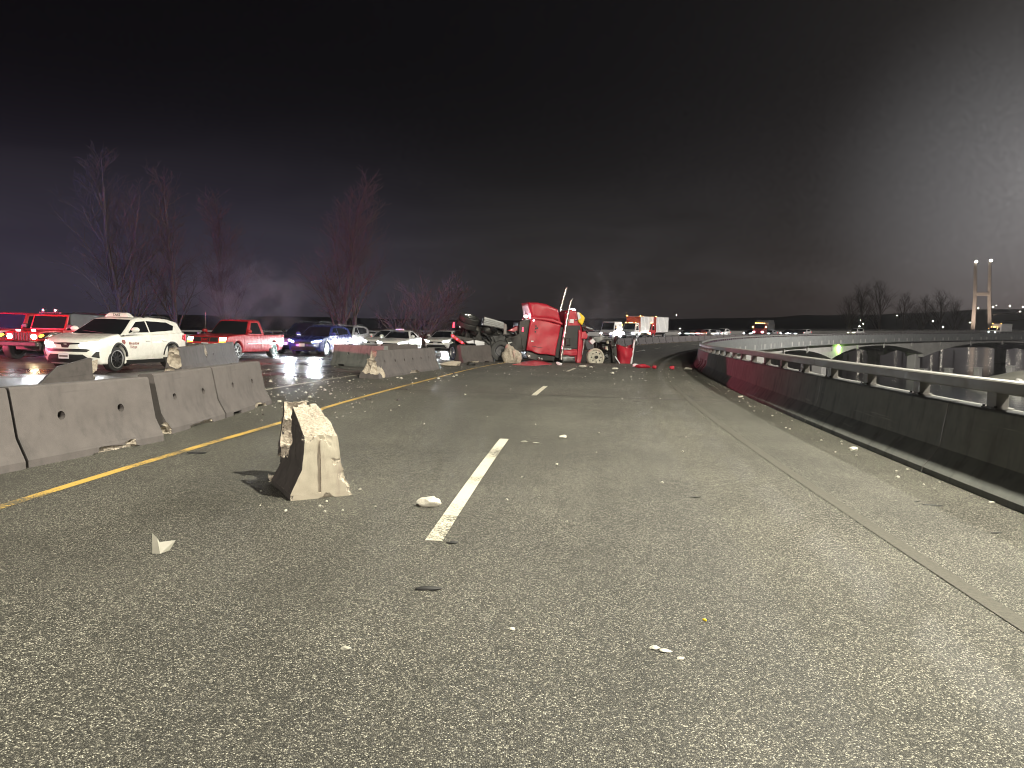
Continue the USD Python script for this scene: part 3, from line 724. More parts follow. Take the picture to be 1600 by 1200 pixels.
v = np.array(stump.vertices); n = 0.9 * (meshkit.fbm(v * 11, 4, 2) - 0.5) + 1.2 * (meshkit.fbm(v * 3.2, 2, 6) - 0.5) + 0.9 * np.abs(meshkit.fbm(v * [7, 9, 1.6], 3, 8) - 0.5)
stump.vertices = v + stump.vertex_normals * (0.022 * n * np.where((v[:, 0] > -0.52) & (v[:, 1] > -0.19), 1.9, 0.8))[:, None]
fm = stump.triangles_center; fn = stump.face_normals
end_face = (fn[:, 0] < -0.75) & (fm[:, 0] < -0.45)
skin_face = (fn[:, 1] < -0.55) & (fm[:, 1] < -0.09) & ~end_face
mS = frame(pc, 0); dirc = np.array([0.50, -0.86]); yaw = math.atan2(-dirc[1], -dirc[0])
c0 = pc[:2] + 0.42 * np.array([math.cos(yaw), math.sin(yaw)])
mS = frame((c0[0] + 0.055, c0[1], pc[2] - 0.005), yaw)
mir = np.diag([1, -1, 1, 1.0])
stump.apply_transform(mir @ np.diag([0.86, 0.86, 0.90, 1.0])); stump.fix_normals()
t = thing('barrier_stump', 'pale broken barrier end standing upright alone in the lane', 'rubble', mS)
obj('broken_core', stump.submesh([np.where(~skin_face & ~end_face)[0]], append=True), M['broken'], t, smooth=30)
obj('cast_side', stump.submesh([np.where(skin_face)[0]], append=True), M['concrete'], t, smooth=30)
obj('end_face', stump.submesh([np.where(end_face)[0]], append=True), M['cast_pale'], t, smooth=30)

# ------------------------------------------------------------------ rubble and litter on the road
def chunk(px, py, size, label, mm='chalk', seed=0, rough=0.8, group=None, name='concrete_chunk', cat='rubble', yaw=0.0):
    rng = np.random.default_rng(seed + 100)
    g = rock(rng, size, 2, rough, 1, seed); g.apply_translation((0, 0, size[2] * 0.62))
    p = at(px, py)
    t = tag(obj(name, g, M[mm], '/World', smooth=30), label, cat, group)
    UsdGeom.Xformable(t).AddTransformOp().Set(Gf.Matrix4d(*frame(p, yaw).T.ravel().tolist()))
    return t


chunk(668, 790, (0.112, 0.085, 0.055), 'fist-sized white concrete chunk left of the near lane dash', seed=1)
chunk(880, 684, (0.055, 0.05, 0.026), 'small white concrete chip right of the lane dash, far from the others', seed=2)
chunk(1333, 704, (0.062, 0.045, 0.033), 'white block-shaped scrap at the foot of the right parapet', 'skin', seed=3)
chunk(1158, 621, (0.07, 0.06, 0.035), 'white scrap by the parapet foot near the expansion joint', seed=4)
chunk(1022, 1013, (0.028, 0.022, 0.008), 'white crumb cluster flattened on the road at the lower right', seed=5)
chunk(1040, 1018, (0.034, 0.018, 0.008), 'flattened white smear of crumbs on the road, lower right', seed=6)
chunk(1064, 1030, (0.022, 0.014, 0.006), 'tiny white crumb right of the flattened smear', seed=7)
chunk(1101, 970, (0.012, 0.010, 0.010), 'tiny yellow crumb on the asphalt at lower right', 'yellow', seed=8)
chunk(820, 690, (0.05, 0.03, 0.008), 'crumpled clear scrap lying right of the lane dash, left of the white chip', 'clear', seed=9)
chunk(838, 692, (0.05, 0.025, 0.006), 'flat clear scrap beside the white chip right of the lane dash', 'clear', seed=10)
chunk(540, 1015, (0.026, 0.012, 0.010), 'small beige leaf-like scrap on the asphalt at the bottom', 'clear', seed=11)
chunk(800, 984, (0.016, 0.012, 0.008), 'tiny pale crumb on the asphalt, bottom centre', seed=12)
chunk(668, 921, (0.085, 0.026, 0.014), 'black torn strip of rubber lying on the near asphalt', 'rubber', seed=13, name='rubber_scrap', cat='litter', yaw=0.12)
chunk(705, 849, (0.055, 0.022, 0.010), 'black scrap at the worn near end of the lane dash', 'rubber', seed=14, name='rubber_scrap', cat='litter')
chunk(306, 709, (0.11, 0.028, 0.016), 'black splinter between the barriers and the yellow line', 'rubber', seed=15, name='rubber_scrap', cat='litter', yaw=0.2)
chunk(1087, 777, (0.05, 0.016, 0.006), 'dark flat scrap in the right lane', 'rubber', seed=16, name='rubber_scrap', cat='litter')
chunk(1456, 790, (0.09, 0.012, 0.008), 'thin dark twig on the shoulder near the parapet', 'rubber', seed=17, name='rubber_scrap', cat='litter', yaw=-0.25)
chunk(1555, 833, (0.05, 0.016, 0.007), 'dark crumb on the shoulder at the right edge', 'rubber', seed=18, name='rubber_scrap', cat='litter')
chunk(1432, 784, (0.05, 0.010, 0.006), 'thin dark sliver beside the twig on the shoulder', 'rubber', seed=19, name='rubber_scrap', cat='litter', yaw=0.5)
g = box(0.012, 0.10, 0.004, (0, 0, 0.006), rot=(0, 0.2, 0)); p = at(1556, 786)
t = tag(obj('paper_straw', cyl(0.006, (-0.06, 0, 0.008), (0.06, 0.01, 0.008), 8), M['skin']), 'thin white stick at the parapet foot, right edge', 'litter')
UsdGeom.Xformable(t).AddTransformOp().Set(Gf.Matrix4d(*frame(p, -0.1).T.ravel().tolist()))
# a bent piece of clear plastic
p = at(250, 866)
a_ = trimesh.Trimesh([[0, 0, 0], [-0.005, 0.02, 0.13], [0.03, 0.01, 0.095], [0.055, -0.012, 0.0], [0.135, 0.03, 0.075], [0.10, 0.02, 0.012], [0.04, 0.012, 0.07]], [[0, 3, 2], [0, 2, 1], [3, 5, 4], [3, 4, 6], [3, 6, 2]], process=False)
b_ = a_.copy(); b_.invert(); b_.apply_translation((0.002, 0.003, 0.001))
t = tag(obj('plastic_shard', trimesh.util.concatenate([a_, b_]), M['clear']), 'bent translucent plastic shard standing on the asphalt at lower left', 'litter')
UsdGeom.Xformable(t).AddTransformOp().Set(Gf.Matrix4d(*frame((p[0] - 0.05, p[1], p[2] + 0.004), 0.1).T.ravel().tolist()))

rng = np.random.default_rng(77)
crumb = []
for q in range(6):
    crumb.append(rock(np.random.default_rng(300 + q), (1, 0.8, 0.6), 1, 0.8, 1, q))
spots = []
for k in range(150):      # crumbs round the broken median
    x = rng.normal(470, 90); y = rng.normal(590, 22)
    if rng.random() < 0.35: x, y = rng.normal(440, 30), rng.normal(625, 10)
    if rng.random() < 0.22: x, y = rng.uniform(640, 720), rng.uniform(582, 600)
    if not 552 < y < 660 or x < 380 and y > 560 or 578 < x < 690 and y < 590: continue
    spots.append((x, y, 0.016 + 0.045 * rng.random() ** 2.2, 0))
for k in range(22):
    spots.append((rng.normal(495, 55), rng.uniform(752, 800), rng.uniform(0.006, 0.018), 2))
for k in range(50):       # and along the foot of the right parapet
    s = rng.uniform(6, 24); t_ = abs(rng.normal(0.16, 0.22)) + 0.03
    spots.append((None, (s, t_), rng.uniform(0.010, 0.024), 1))
for k in range(26):       # and in the lanes
    spots.append((rng.uniform(560, 1300), 600 + 230 * rng.random() ** 1.6, rng.uniform(0.008, 0.022), 2))
GR = (('concrete crumb in the spill round the broken median barriers', 'crumbs round the broken median'), ('pale crumb in the dirt along the foot of the right parapet', 'crumbs along the right parapet'), ('tiny pale crumb scattered on the open asphalt lanes', 'crumbs on the open lanes'))
protos = {}
for x, y, r, g in spots:
    p = surf(*y) if x is None else at(x, y)
    m = frame((p[0], p[1], p[2] + r * 0.35), rng.uniform(0, 6), 0, 0, r)
    key = (g, int(rng.integers(0, 6)))
    if key not in protos:
        t = thing('crumb', GR[g][0], 'rubble', m, GR[g][1]); obj('chip', crumb[key[1]], M['chalk' if key[1] < 4 or g else 'concrete'], t); protos[key] = t
    else:
        dup(protos[key], m, GR[g][0], 'rubble', GR[g][1])
grit = []
for k in range(1000):
    if k < 600:
        x = rng.normal(460, 95); y = rng.normal(592, 24)
        if not 552 < y < 660 or (578 < x < 690 and y < 592) or (x < 385 and y > 575): continue
        p = at(x, y); r = rng.uniform(0.006, 0.022)
    elif k < 850:
        p = surf(rng.uniform(3, 30), abs(rng.normal(0.1, 0.15)) + 0.02); r = rng.uniform(0.003, 0.009)
    else:
        p = surf(rng.uniform(22, 34), rng.uniform(0.3, 11)); r = rng.uniform(0.008, 0.03)
    c = trimesh.Trimesh(crumb[int(rng.integers(0, 6))].vertices[:12] * r, trimesh.creation.icosphere(0).faces, process=False)
    c.apply_translation((p[0], p[1], p[2] + r * 0.3)); grit.append(c)
tag(obj('concrete_grit', grit, M['chalk']), 'fine concrete grit strewn over the asphalt round the barriers', 'grit', None, 'stuff')

# ------------------------------------------------------------------ vehicles
def densify(poly, h):
    p = np.asarray(poly, float); out = []
    for a, b in zip(p, np.roll(p, -1, 0)):
        n = max(1, int(math.ceil(np.linalg.norm(b - a) / h)))
        out += [a + (b - a) * k / n for k in range(n)]
    return np.array(out)


def tri2d(bound, h):
    """Triangles over a polygon given by its (dense) boundary, with a grid of points inside."""
    P_ = Polygon(bound)
    x0, y0, x1, y1 = P_.bounds
    g = np.stack(np.meshgrid(np.arange(x0 + h / 2, x1, h), np.arange(y0 + h / 2, y1, h)), -1).reshape(-1, 2)
    inn = P_.buffer(-0.42 * h)
    g = g[contains_xy(inn, g[:, 0], g[:, 1])] if len(g) and not inn.is_empty else np.zeros((0, 2))
    pts = np.vstack([bound, g])
    t = Delaunay(pts).simplices
    c = pts[t].mean(1)
    t = t[contains_xy(P_.buffer(1e-4), c[:, 0], c[:, 1])]
    a, b, cc = pts[t[:, 0]], pts[t[:, 1]], pts[t[:, 2]]
    s_ = (b[:, 0] - a[:, 0]) * (cc[:, 1] - a[:, 1]) - (b[:, 1] - a[:, 1]) * (cc[:, 0] - a[:, 0])
    t[s_ < 0] = t[s_ < 0][:, ::-1]
    return pts, t[np.abs(s_) > 1e-9]


def ccw(p):
    p = np.asarray(p, float)
    return p if Polygon(p).exterior.is_ccw else p[::-1]


def puff(poly, W, r=0.05, h=0.12, nj=8, warp=None, steps=3):
    """A side outline in (x, z) given the half width W(x, z), with rounded edges along the outline."""
    b = densify(ccw(poly), h)
    e = np.roll(b, -1, 0) - np.roll(b, 1, 0); e /= np.linalg.norm(e, axis=1, keepdims=True) + 1e-12
    inw = np.c_[-e[:, 1], e[:, 0]]
    rings = []
    for a in np.linspace(0, math.pi / 2, steps + 1):
        q = b + inw * r * (1 - math.sin(a))
        rings.append(np.c_[q[:, 0], W(q[:, 0], q[:, 1]) - r * (1 - math.cos(a)), q[:, 1]])
    inner = rings[0][:, [0, 2]]
    top = rings[-1]
    cols = rings + [np.c_[top[:, 0], top[:, 1] * f, top[:, 2]] for f in np.linspace(1, -1, nj + 1)[1:-1]] + [q * [1, -1, 1] for q in rings[::-1]]
    n = len(b); v = np.vstack(cols); f = []
    i = np.arange(n); j = (i + 1) % n
    for k in range(len(cols) - 1):
        f += [np.c_[k * n + i, k * n + j, (k + 1) * n + j], np.c_[k * n + i, (k + 1) * n + j, (k + 1) * n + i]]
    pts, t = tri2d(inner, h * 1.6)
    y = W(pts[:, 0], pts[:, 1])
    o = len(v); v = np.vstack([v, np.c_[pts[:, 0], y, pts[:, 1]], np.c_[pts[:, 0], -y, pts[:, 1]]])
    f += [t[:, ::-1] + o, t + o + len(pts)]
    m = trimesh.Trimesh(v, np.vstack(f), process=False); m.merge_vertices(); m.fix_normals()
    if m.volume < 0: m.invert()
    if warp is not None: m.vertices = warp(np.array(m.vertices))
    return m


def sheet(pts3, t, thick, nrm):
    """Two-sided thin panel: the sheet, its back and the rim between."""
    nrm = np.broadcast_to(nrm, pts3.shape)
    m = trimesh.Trimesh(np.vstack([pts3, pts3 - nrm * thick]), np.vstack([t, t[:, ::-1] + len(pts3)]), process=False)
    ed = np.sort(np.vstack([t[:, [0, 1]], t[:, [1, 2]], t[:, [2, 0]]]), 1)
    u, c = np.unique(ed, axis=0, return_counts=True)
    rim = u[c == 1]; n = len(pts3)
    m = trimesh.Trimesh(m.vertices, np.vstack([m.faces, np.c_[rim[:, 0], rim[:, 1], rim[:, 1] + n], np.c_[rim[:, 0], rim[:, 1] + n, rim[:, 0] + n]]), process=False)
    m.fix_normals()
    return m


def side_panel(poly, W, side, off=0.005, h=0.14, warp=None, thick=0.012):
    pts, t = tri2d(densify(ccw(poly), h), h)
    y = side * (W(pts[:, 0], pts[:, 1]) + off)
    p = np.c_[pts[:, 0], y, pts[:, 1]]
    if side > 0: t = t[:, ::-1]
    if warp is not None: p = warp(p)
    return sheet(p, t, thick, np.array([0, side, 0.0]))


def front_x(poly):
    """The foremost x of a side outline at a height."""
    ring = Polygon(poly).exterior
    def f(z):
        z = np.atleast_1d(z); out = []
        x0, z0, x1, z1 = ring.bounds
        for q in z:
            g = ring.intersection(LineString([(x0 - 1, np.clip(q, z0 + 1e-3, z1 - 1e-3)), (x1 + 1, np.clip(q, z0 + 1e-3, z1 - 1e-3))]))
            out.append(g.bounds[2])
        return np.array(out)
    return f


def front_panel(poly_yz, fx, off=0.008, h=0.10, warp=None, sign=1, thick=0.02):
    pts, t = tri2d(densify(ccw(poly_yz), h), h)
    x = fx(pts[:, 1]) + off if sign > 0 else fx(pts[:, 1]) - off
    p = np.c_[x, pts[:, 0], pts[:, 1]]
    if warp is not None: p = warp(p)
    if sign < 0: t = t[:, ::-1]
    return sheet(p, t, thick, np.array([sign, 0, 0.0]))


def screen_panel(p0, p1, W, m0=0.06, m1=0.06, off=0.006, n=7, warp=None, inset=0.07):
    """A windscreen or rear window on the sloping edge from p0 to p1 of a cabin outline."""
    p0, p1 = np.asarray(p0, float), np.asarray(p1, float)
    u = np.linspace(m0, 1 - m1, n); q = p0 + (p1 - p0) * u[:, None]
    d = (p1 - p0) / np.linalg.norm(p1 - p0); nr = np.array([-d[1], d[0]])
    if nr[1] < 0: nr = -nr
    q = q + nr * off
    w = W(q[:, 0], q[:, 1]) - inset
    y = np.linspace(-1, 1, 11)
    p = np.stack([np.broadcast_to(q[:, 0, None], (n, 11)), w[:, None] * y, np.broadcast_to(q[:, 1, None], (n, 11))], -1).reshape(-1, 3)
    i, j = np.meshgrid(np.arange(n - 1), np.arange(10), indexing='ij'); a = (i * 11 + j).ravel()
    t = np.vstack([np.c_[a, a + 1, a + 12], np.c_[a, a + 12, a + 11]])
    if warp is not None: p = warp(p)
    nrm = np.array([nr[0], 0, nr[1]])
    tr = trimesh.Trimesh(p, t, process=False)
    if (tr.face_normals @ nrm).mean() < 0: t = t[:, ::-1]
    return sheet(p, t, 0.008, nrm)


def arch(x, r, z0, n=12):
    a = np.linspace(math.pi, 0, n + 1)
    zc = r * 0.92
    lo = math.asin(np.clip((z0 - zc) / r, -1, 1))
    a = np.linspace(math.pi - lo, lo, n + 1)
    return [(x + r * math.cos(k), zc + r * math.sin(k)) for k in a]


def wheel_parts(r, w, rim_r, spokes=10, style='alloy'):
    ty = lathe([(rim_r, -w * 0.42), (rim_r + 0.02, -w * 0.5), (r - 0.03, -w * 0.5), (r - 0.006, -w * 0.40), (r, -w * 0.2), (r, w * 0.2), (r - 0.006, w * 0.40), (r - 0.03, w * 0.5), (rim_r + 0.02, w * 0.5), (rim_r, w * 0.42), (rim_r - 0.01, 0), (rim_r, -w * 0.42)], 30)
    ring = lathe([(rim_r + 0.006, w * 0.46), (rim_r + 0.008, w * 0.50), (rim_r - 0.02, w * 0.49), (rim_r - 0.035, w * 0.36), (rim_r - 0.03, w * 0.1)], 30)
    parts = [ring]
    if style == 'alloy':
        for k in range(spokes):
            s_ = box(rim_r - 0.06, 0.025, 0.036, (rim_r / 2 + 0.02, w * 0.40, 0)); s_.apply_transform(trimesh.transformations.rotation_matrix(k * 2 * math.pi / spokes, (0, 1, 0))); parts.append(s_)
        parts.append(lathe([(0.001, w * 0.45), (0.05, w * 0.45), (0.065, w * 0.40), (0.065, w * 0.2)], 14))
    else:
        parts.append(lathe([(0.001, w * 0.40), (0.06, w * 0.42), (0.075, w * 0.28), (rim_r - 0.06, w * 0.30), (rim_r - 0.03, w * 0.44)], 24))
        for k in range(8):
            a = k * math.pi / 4; parts.append(cyl(0.03, (0.115 * math.cos(a), w * 0.28, 0.115 * math.sin(a)), (0.115 * math.cos(a), w * 0.33, 0.115 * math.sin(a)), 8))
    back = lathe([(0.001, w * 0.05), (rim_r - 0.02, w * 0.05)], 24)
    return ty, trimesh.util.concatenate(parts), back


def put_wheel(t, x, y, r, w, rim_r, rim_mat, spokes=10, style='alloy', tilt=0.0, name='wheel'):
    ty, rim, back = wheel_parts(r, w, rim_r, spokes, style)
    side = 1 if y > 0 else -1
    m = trimesh.transformations.euler_matrix(0, 0, (0 if side > 0 else math.pi) + tilt); m[:3, 3] = (x, y, r)
    for q in (ty, rim, back):
        q.apply_transform(m); q.fix_normals()
    p = obj(name, ty, M['rubber'], t, smooth=35)
    obj('rim', rim, M[rim_mat], p, smooth=35)
    obj('brake_disc', back, M['dark_metal'], p, smooth=35)
    return p


def cone_light(t, p, d, power, color, angle=44, soft=0.6, radius=0.06):
    """A headlamp's beam, in the vehicle's own space."""
    return sphere_light(numbered(str(t.GetPath()), 'headlight_beam'), p, power, color, radius, (angle, soft), d)


def car(name, label, m, paint='white_paint', group=None, L=4.6, W_=1.84, H=1.62, belt=(0.98, 1.06), hood=0.86, cowl=1.02, clear=0.22, wb=2.66, wx=0.02, wr=0.355, ww=0.225, rim='alloy', spokes=10,
        cabin=None, side_win=None, rails=True, bumper='black_plastic', clad=True, nose=0.30, lamp='head', lamp_poly=None, grille=None, lower=None, beams=0.0, beam_color=(0.9, 0.95, 1.0), roof_w=0.62, cat='car', plate=True, extras=None, detail=True, tail=True, mirror=True):
    t = thing(name, label, cat, m, group)
    hw = W_ / 2; xf = L / 2; xr = -L / 2
    xw1, xw0 = wb / 2 + wx, -wb / 2 + wx
    ar = wr + 0.055
    body_poly = [(xr + 0.10, clear + 0.10), (xr + 0.02, clear + 0.22), (xr - 0.0, 0.62), (xr + 0.03, belt[1] - 0.10), (xr + 0.10, belt[1] + 0.01)]
    cab = cabin or [(xf - 1.32, cowl - 0.02), (xf - 2.16, H - 0.09), (xf - 2.55, H - 0.02), (0.0 - 0.55, H), (xr + 0.75, H - 0.05), (xr + 0.30, H - 0.13), (xr + 0.10, belt[1] + 0.0), (xr + 0.14, belt[1] - 0.06)]
    body_poly += [(0.0, (belt[0] + belt[1]) / 2), (cab[0][0] - 0.05, belt[0]), (cab[0][0] + 0.08, cowl - 0.005)]
    xc = cab[0][0] + 0.08
    body_poly += [(xc + (xf - xc) * 0.45, hood + (cowl - hood) * 0.55), (xf - 0.22, hood), (xf - 0.10, hood - 0.06), (xf - 0.035, hood - 0.17), (xf - 0.0, 0.52), (xf - 0.03, clear + 0.18), (xf - 0.16, clear + 0.02)]
    low = arch(xw1, ar, clear)[::-1] + arch(xw0, ar, clear)[::-1]
    body_poly = body_poly + low
    bp = ccw(body_poly)
    def W0(x, z):
        x, z = np.asarray(x, float), np.asarray(z, float)
        plan = 1 - 0.06 * np.clip((x - xf + 0.9) / 0.9, 0, 1) ** 2 - 0.05 * np.clip((xr + 0.7 - x) / 0.7, 0, 1) ** 2
        tum = 1 - 0.045 * np.clip((0.55 - z) / 0.4, 0, 1) - 0.035 * np.clip((z - 0.72) / 0.3, 0, 1) ** 1.5
        return hw * plan * tum
    def warp(p):
        u = np.clip((p[:, 0] - (xf - 1.2)) / 1.2, 0, 1)
        p[:, 0] -= nose * u * (np.abs(p[:, 1]) / hw) ** 2.6
        ur = np.clip((xr + 0.7 - p[:, 0]) / 0.7, 0, 1)
        p[:, 0] += 0.16 * ur * (np.abs(p[:, 1]) / hw) ** 3
        return p
    body = obj('body', puff(bp, W0, 0.05, 0.10, 8, warp), M[paint], t, smooth=40)
    zb = (belt[0] + belt[1]) / 2
    def W1(x, z):
        x, z = np.asarray(x, float), np.asarray(z, float)
        u = np.clip((z - zb) / (H - zb), -0.2, 1)
        return (hw * 0.945 - (hw * 0.945 - roof_w) * u ** 1.15 if False else hw * 0.945 - (hw * 0.945 - roof_w) * np.sign(u) * np.abs(u) ** 1.15) * (1 - 0.05 * np.clip((xr + 0.9 - x) / 0.9, 0, 1))
    def warp1(p):
        mid = -0.4
        k = np.clip((p[:, 0] - mid) / 1.2, -1, 1)
        p[:, 0] -= 0.13 * k * (np.abs(p[:, 1]) / hw) ** 2
        p[:, 2] -= 0.03 * (np.abs(p[:, 1]) / hw) ** 2
        return p
    obj('cabin', puff(cab, W1, 0.06, 0.11, 8, warp1), M[paint], t, smooth=40)
    obj('windscreen', screen_panel(cab[0], cab[1], W1, 0.03, 0.02, warp=warp1), M['glass'], t, smooth=40)
    k = len(cab)
    obj('rear_window', screen_panel(cab[k - 2], cab[k - 3], W1, 0.06, 0.04, warp=warp1), M['glass'], t, smooth=40)
    sw = side_win or [[(xf - 1.62, cowl + 0.06), (xf - 2.22, H - 0.16), (-0.20, H - 0.12), (-0.20, cowl + 0.07)], [(-0.28, cowl + 0.07), (-0.28, H - 0.12), (xr + 0.95, H - 0.15), (xr + 0.58, H - 0.26), (xr + 0.70, belt[1] + 0.12)]]
    for sd in (1, -1):
        for q in sw:
            obj('side_window', side_panel(q, W1, sd, 0.006, 0.12, warp1), M['glass'], t, smooth=40)
    # underbody, arches, sills
    obj('underbody', box(L - 0.5, W_ - 0.34, 0.50, (0, 0, clear + 0.28)), M['black_plastic'], t)
    if clad:
        for sd in (1, -1):
            sl = [(xw0 + ar, clear - 0.01), (xw1 - ar, clear - 0.01), (xw1 - ar - 0.01, clear + 0.11), (xw0 + ar + 0.01, clear + 0.10)]
            obj('sill', side_panel(sl, W0, sd, 0.018, 0.2, None, 0.05), M[bumper], t, smooth=30)
            for xw in (xw1, xw0):
                a_ = np.linspace(math.pi - 0.1, 0.1, 15); zc = ar * 0.92
                o_ = [(xw + (ar + 0.05) * math.cos(q), zc + (ar + 0.05) * math.sin(q)) for q in a_] + [(xw + (ar - 0.004) * math.cos(q), zc + (ar - 0.004) * math.sin(q)) for q in a_[::-1]]
                obj('wheel_arch', side_panel(o_, W0, sd, 0.016, 0.09, warp, 0.04), M[bumper], t, smooth=30)
    for x in (xw1, xw0):
        for sd in (1, -1):
            put_wheel(t, x, sd * (hw - ww / 2 - 0.015), wr, ww, wr * 0.70, rim, spokes)
    fx = front_x(bp)
    lp = lamp_poly or [(0.50, hood - 0.20), (0.86, hood - 0.13), (0.90, hood - 0.05), (0.62, hood - 0.11), (0.50, hood - 0.14)]
    for sd in (1, -1):
        obj('headlight', front_panel([(sd * y, z) for y, z in lp], fx, 0.012, 0.06, warp), M[lamp], t, smooth=30)
    gp = grille or [[(-0.52, hood - 0.27), (0.52, hood - 0.27), (0.50, hood - 0.15), (-0.50, hood - 0.15)]]
    for q in gp:
        obj('grille', front_panel(q, fx, 0.010, 0.08, warp), M['black_plastic'], t, smooth=30)
    lo = lower or [[(-0.62, clear + 0.06), (0.62, clear + 0.06), (0.70, clear + 0.2), (0.55, clear + 0.27), (-0.55, clear + 0.27), (-0.70, clear + 0.2)]]
    for q in lo:
        obj('lower_intake', front_panel(q, fx, 0.012, 0.08, warp), M[bumper], t, smooth=30)
    if plate:
        pz = clear + 0.34
        obj('licence_plate', box(0.012, 0.31, 0.155, (float(fx(pz)[0]) + 0.03, 0, pz), 0.004), M['plate'], t)
    if mirror:
        for sd in (1, -1):
            mm_ = trimesh.creation.icosphere(2); mm_.apply_scale((0.11, 0.125, 0.085)); v = np.array(mm_.vertices); v[:, 0] = np.where(v[:, 0] < 0, v[:, 0] * 0.35, v[:, 0]); mm_.vertices = v
            mm_.apply_translation((xf - 1.66, sd * (hw + 0.09), cowl + 0.12))
            obj('side_mirror', [mm_, cyl(0.025, (xf - 1.66, sd * (hw - 0.06), cowl + 0.02), (xf - 1.66, sd * (hw + 0.05), cowl + 0.07), 8)], M[paint], t, smooth=40)
    if detail:
        x_d = [(xw1 - ar - 0.10, -0.22), (-0.26, xw0 + ar - 0.18)]
        for sd in (1, -1):
            for (x1, x0) in x_d:
                q = [(x0, clear + 0.14), (x1, clear + 0.14), (x1, belt[0] - 0.045), (x0, belt[1] - 0.06)]
                d_ = obj('door', side_panel(q, W0, sd, 0.006, 0.18, None, 0.006), M[paint], t, smooth=30)
                hx = x0 + 0.17
                obj('handle', box(0.20, 0.03, 0.035, (hx, sd * (float(W0(hx, belt[0] - 0.16)) + 0.022), belt[0] - 0.14), 0.008), M[paint], d_)
    if tail:
        rx = lambda z: -front_x([(-x, q) for x, q in bp])(z)
        for sd in (1, -1):
            obj('tail_light', front_panel([(sd * 0.62, belt[1] - 0.30), (sd * 0.88, belt[1] - 0.28), (sd * 0.88, belt[1] - 0.06), (sd * 0.66, belt[1] - 0.08)], rx, 0.012, 0.08, warp, -1), M['tail'], t, smooth=30)
            q = [(xr + 0.03, belt[1] - 0.28), (xr + 0.30, belt[1] - 0.22), (xr + 0.24, belt[1] - 0.07), (xr + 0.06, belt[1] - 0.05)]
            obj('tail_light', side_panel(q, W0, sd, 0.010, 0.08, warp), M['red_plastic'], t, smooth=30)
    if rails:
        for sd in (1, -1):
            y = sd * (roof_w - 0.03)
            obj('roof_rail', tube([(xf - 2.55, y, H - 0.02), (xf - 2.75, y, H + 0.035), (xr + 0.9, y, H + 0.025), (xr + 0.7, y, H - 0.03)], 0.018, 6), M['black_plastic'], t, smooth=40)
    if beams:
        for sd in (1, -1):
            cone_light(t, (xf + 0.02, sd * 0.66, hood - 0.12), (1, 0, -0.10), beams, beam_color)
    t_info = dict(fx=fx, W0=W0, W1=W1, warp=warp, warp1=warp1, H=H, xf=xf, xr=xr, hw=hw)
    return t, t_info


def on_road(px, py, yaw, dx=0.0, dy=0.0):
    """The frame of a vehicle whose middle (moved by dx, dy in its own space) stands on the road at a pixel; it leans with the road."""
    p = at(px, py)
    return place(p[0], p[1], yaw, dx, dy)


def place(X, Y, yaw, dx=0.0, dy=0.0):
    c, s_ = math.cos(yaw), math.sin(yaw)
    X, Y = X + c * dx - s_ * dy, Y + s_ * dx + c * dy
    z = road_z(X, Y)
    fx_ = (road_z(X + c, Y + s_) - road_z(X - c, Y - s_)) / 2; ly = (road_z(X - s_, Y + c) - road_z(X + s_, Y - c)) / 2
    return frame((X, Y, z), yaw, math.atan(ly), -math.atan(fx_))


def by_wheels(f, r, wb, hw, wx=0.0):
    """Places a vehicle by the ground points of its left (near-side) front and rear wheels."""
    a, b = at(*f), at(*r)
    yaw = math.atan2(a[1] - b[1], a[0] - b[0])
    return place(a[0], a[1], yaw, -(wb / 2 + wx), -hw), yaw


def text_on(t, text, size, X, Yax, P0, mm, name='lettering', bold=False, parent=None):
    """Flat lettering: X reading direction, Yax up direction, P0 the centre."""
    g = meshkit.text_mesh(text, size, 0.004, bold)
    c = (g.bounds[0] + g.bounds[1]) / 2
    g.apply_translation(-c)
    X, Yax = np.asarray(X, float), np.asarray(Yax, float); Z = np.cross(X, Yax)
    m = np.eye(4); m[:3, 0], m[:3, 1], m[:3, 2], m[:3, 3] = X, Yax, Z, P0
    g.apply_transform(m)
    return obj(name, g, mm, parent or t)


# --- the white taxi
mT, yawT = by_wheels((184, 581), (262, 575), 2.66, 0.92, 0.02)
taxi, inf = car('taxi', 'white taxi suv with roof sign and bright headlights, behind the standing barriers', mT, 'white_paint', H=1.63, L=4.60, wr=0.37, nose=0.32, rim='dark_alloy', spokes=10, belt=(1.03, 1.15), hood=0.975, cowl=1.115, roof_w=0.64,
    cabin=[(1.16, 1.09), (0.34, 1.555), (0.0, 1.625), (-0.55, 1.645), (-1.55, 1.60), (-2.02, 1.51), (-2.20, 1.15), (-2.16, 1.09)], side_win=[[(0.86, 1.17), (0.28, 1.49), (-0.20, 1.525), (-0.20, 1.185)], [(-0.28, 1.19), (-0.28, 1.53), (-1.35, 1.50), (-1.72, 1.39), (-1.62, 1.25)]],
    lamp_poly=[(0.42, 0.755), (0.60, 0.735), (0.86, 0.79), (0.90, 0.895), (0.70, 0.87), (0.44, 0.82)],
    grille=[[(-0.41, 0.815), (-0.13, 0.79), (-0.10, 0.71), (0.10, 0.71), (0.13, 0.79), (0.41, 0.815), (0.41, 0.84), (0, 0.855), (-0.41, 0.84)], [(-0.60, 0.595), (0.60, 0.595), (0.68, 0.66), (0.58, 0.675), (-0.58, 0.675), (-0.68, 0.66)]],
    lower=[[(-0.78, 0.235), (0.78, 0.235), (0.62, 0.42), (0.50, 0.52), (-0.50, 0.52), (-0.62, 0.42)]], beams=380, cat='taxi', plate=False)
obj('licence_plate', box(0.012, 0.32, 0.16, (2.335, 0, 0.475), 0.004), M['plate'], taxi)
obj('plate_band', box(0.004, 0.26, 0.05, (2.343, 0, 0.47)), M['galv'], taxi)
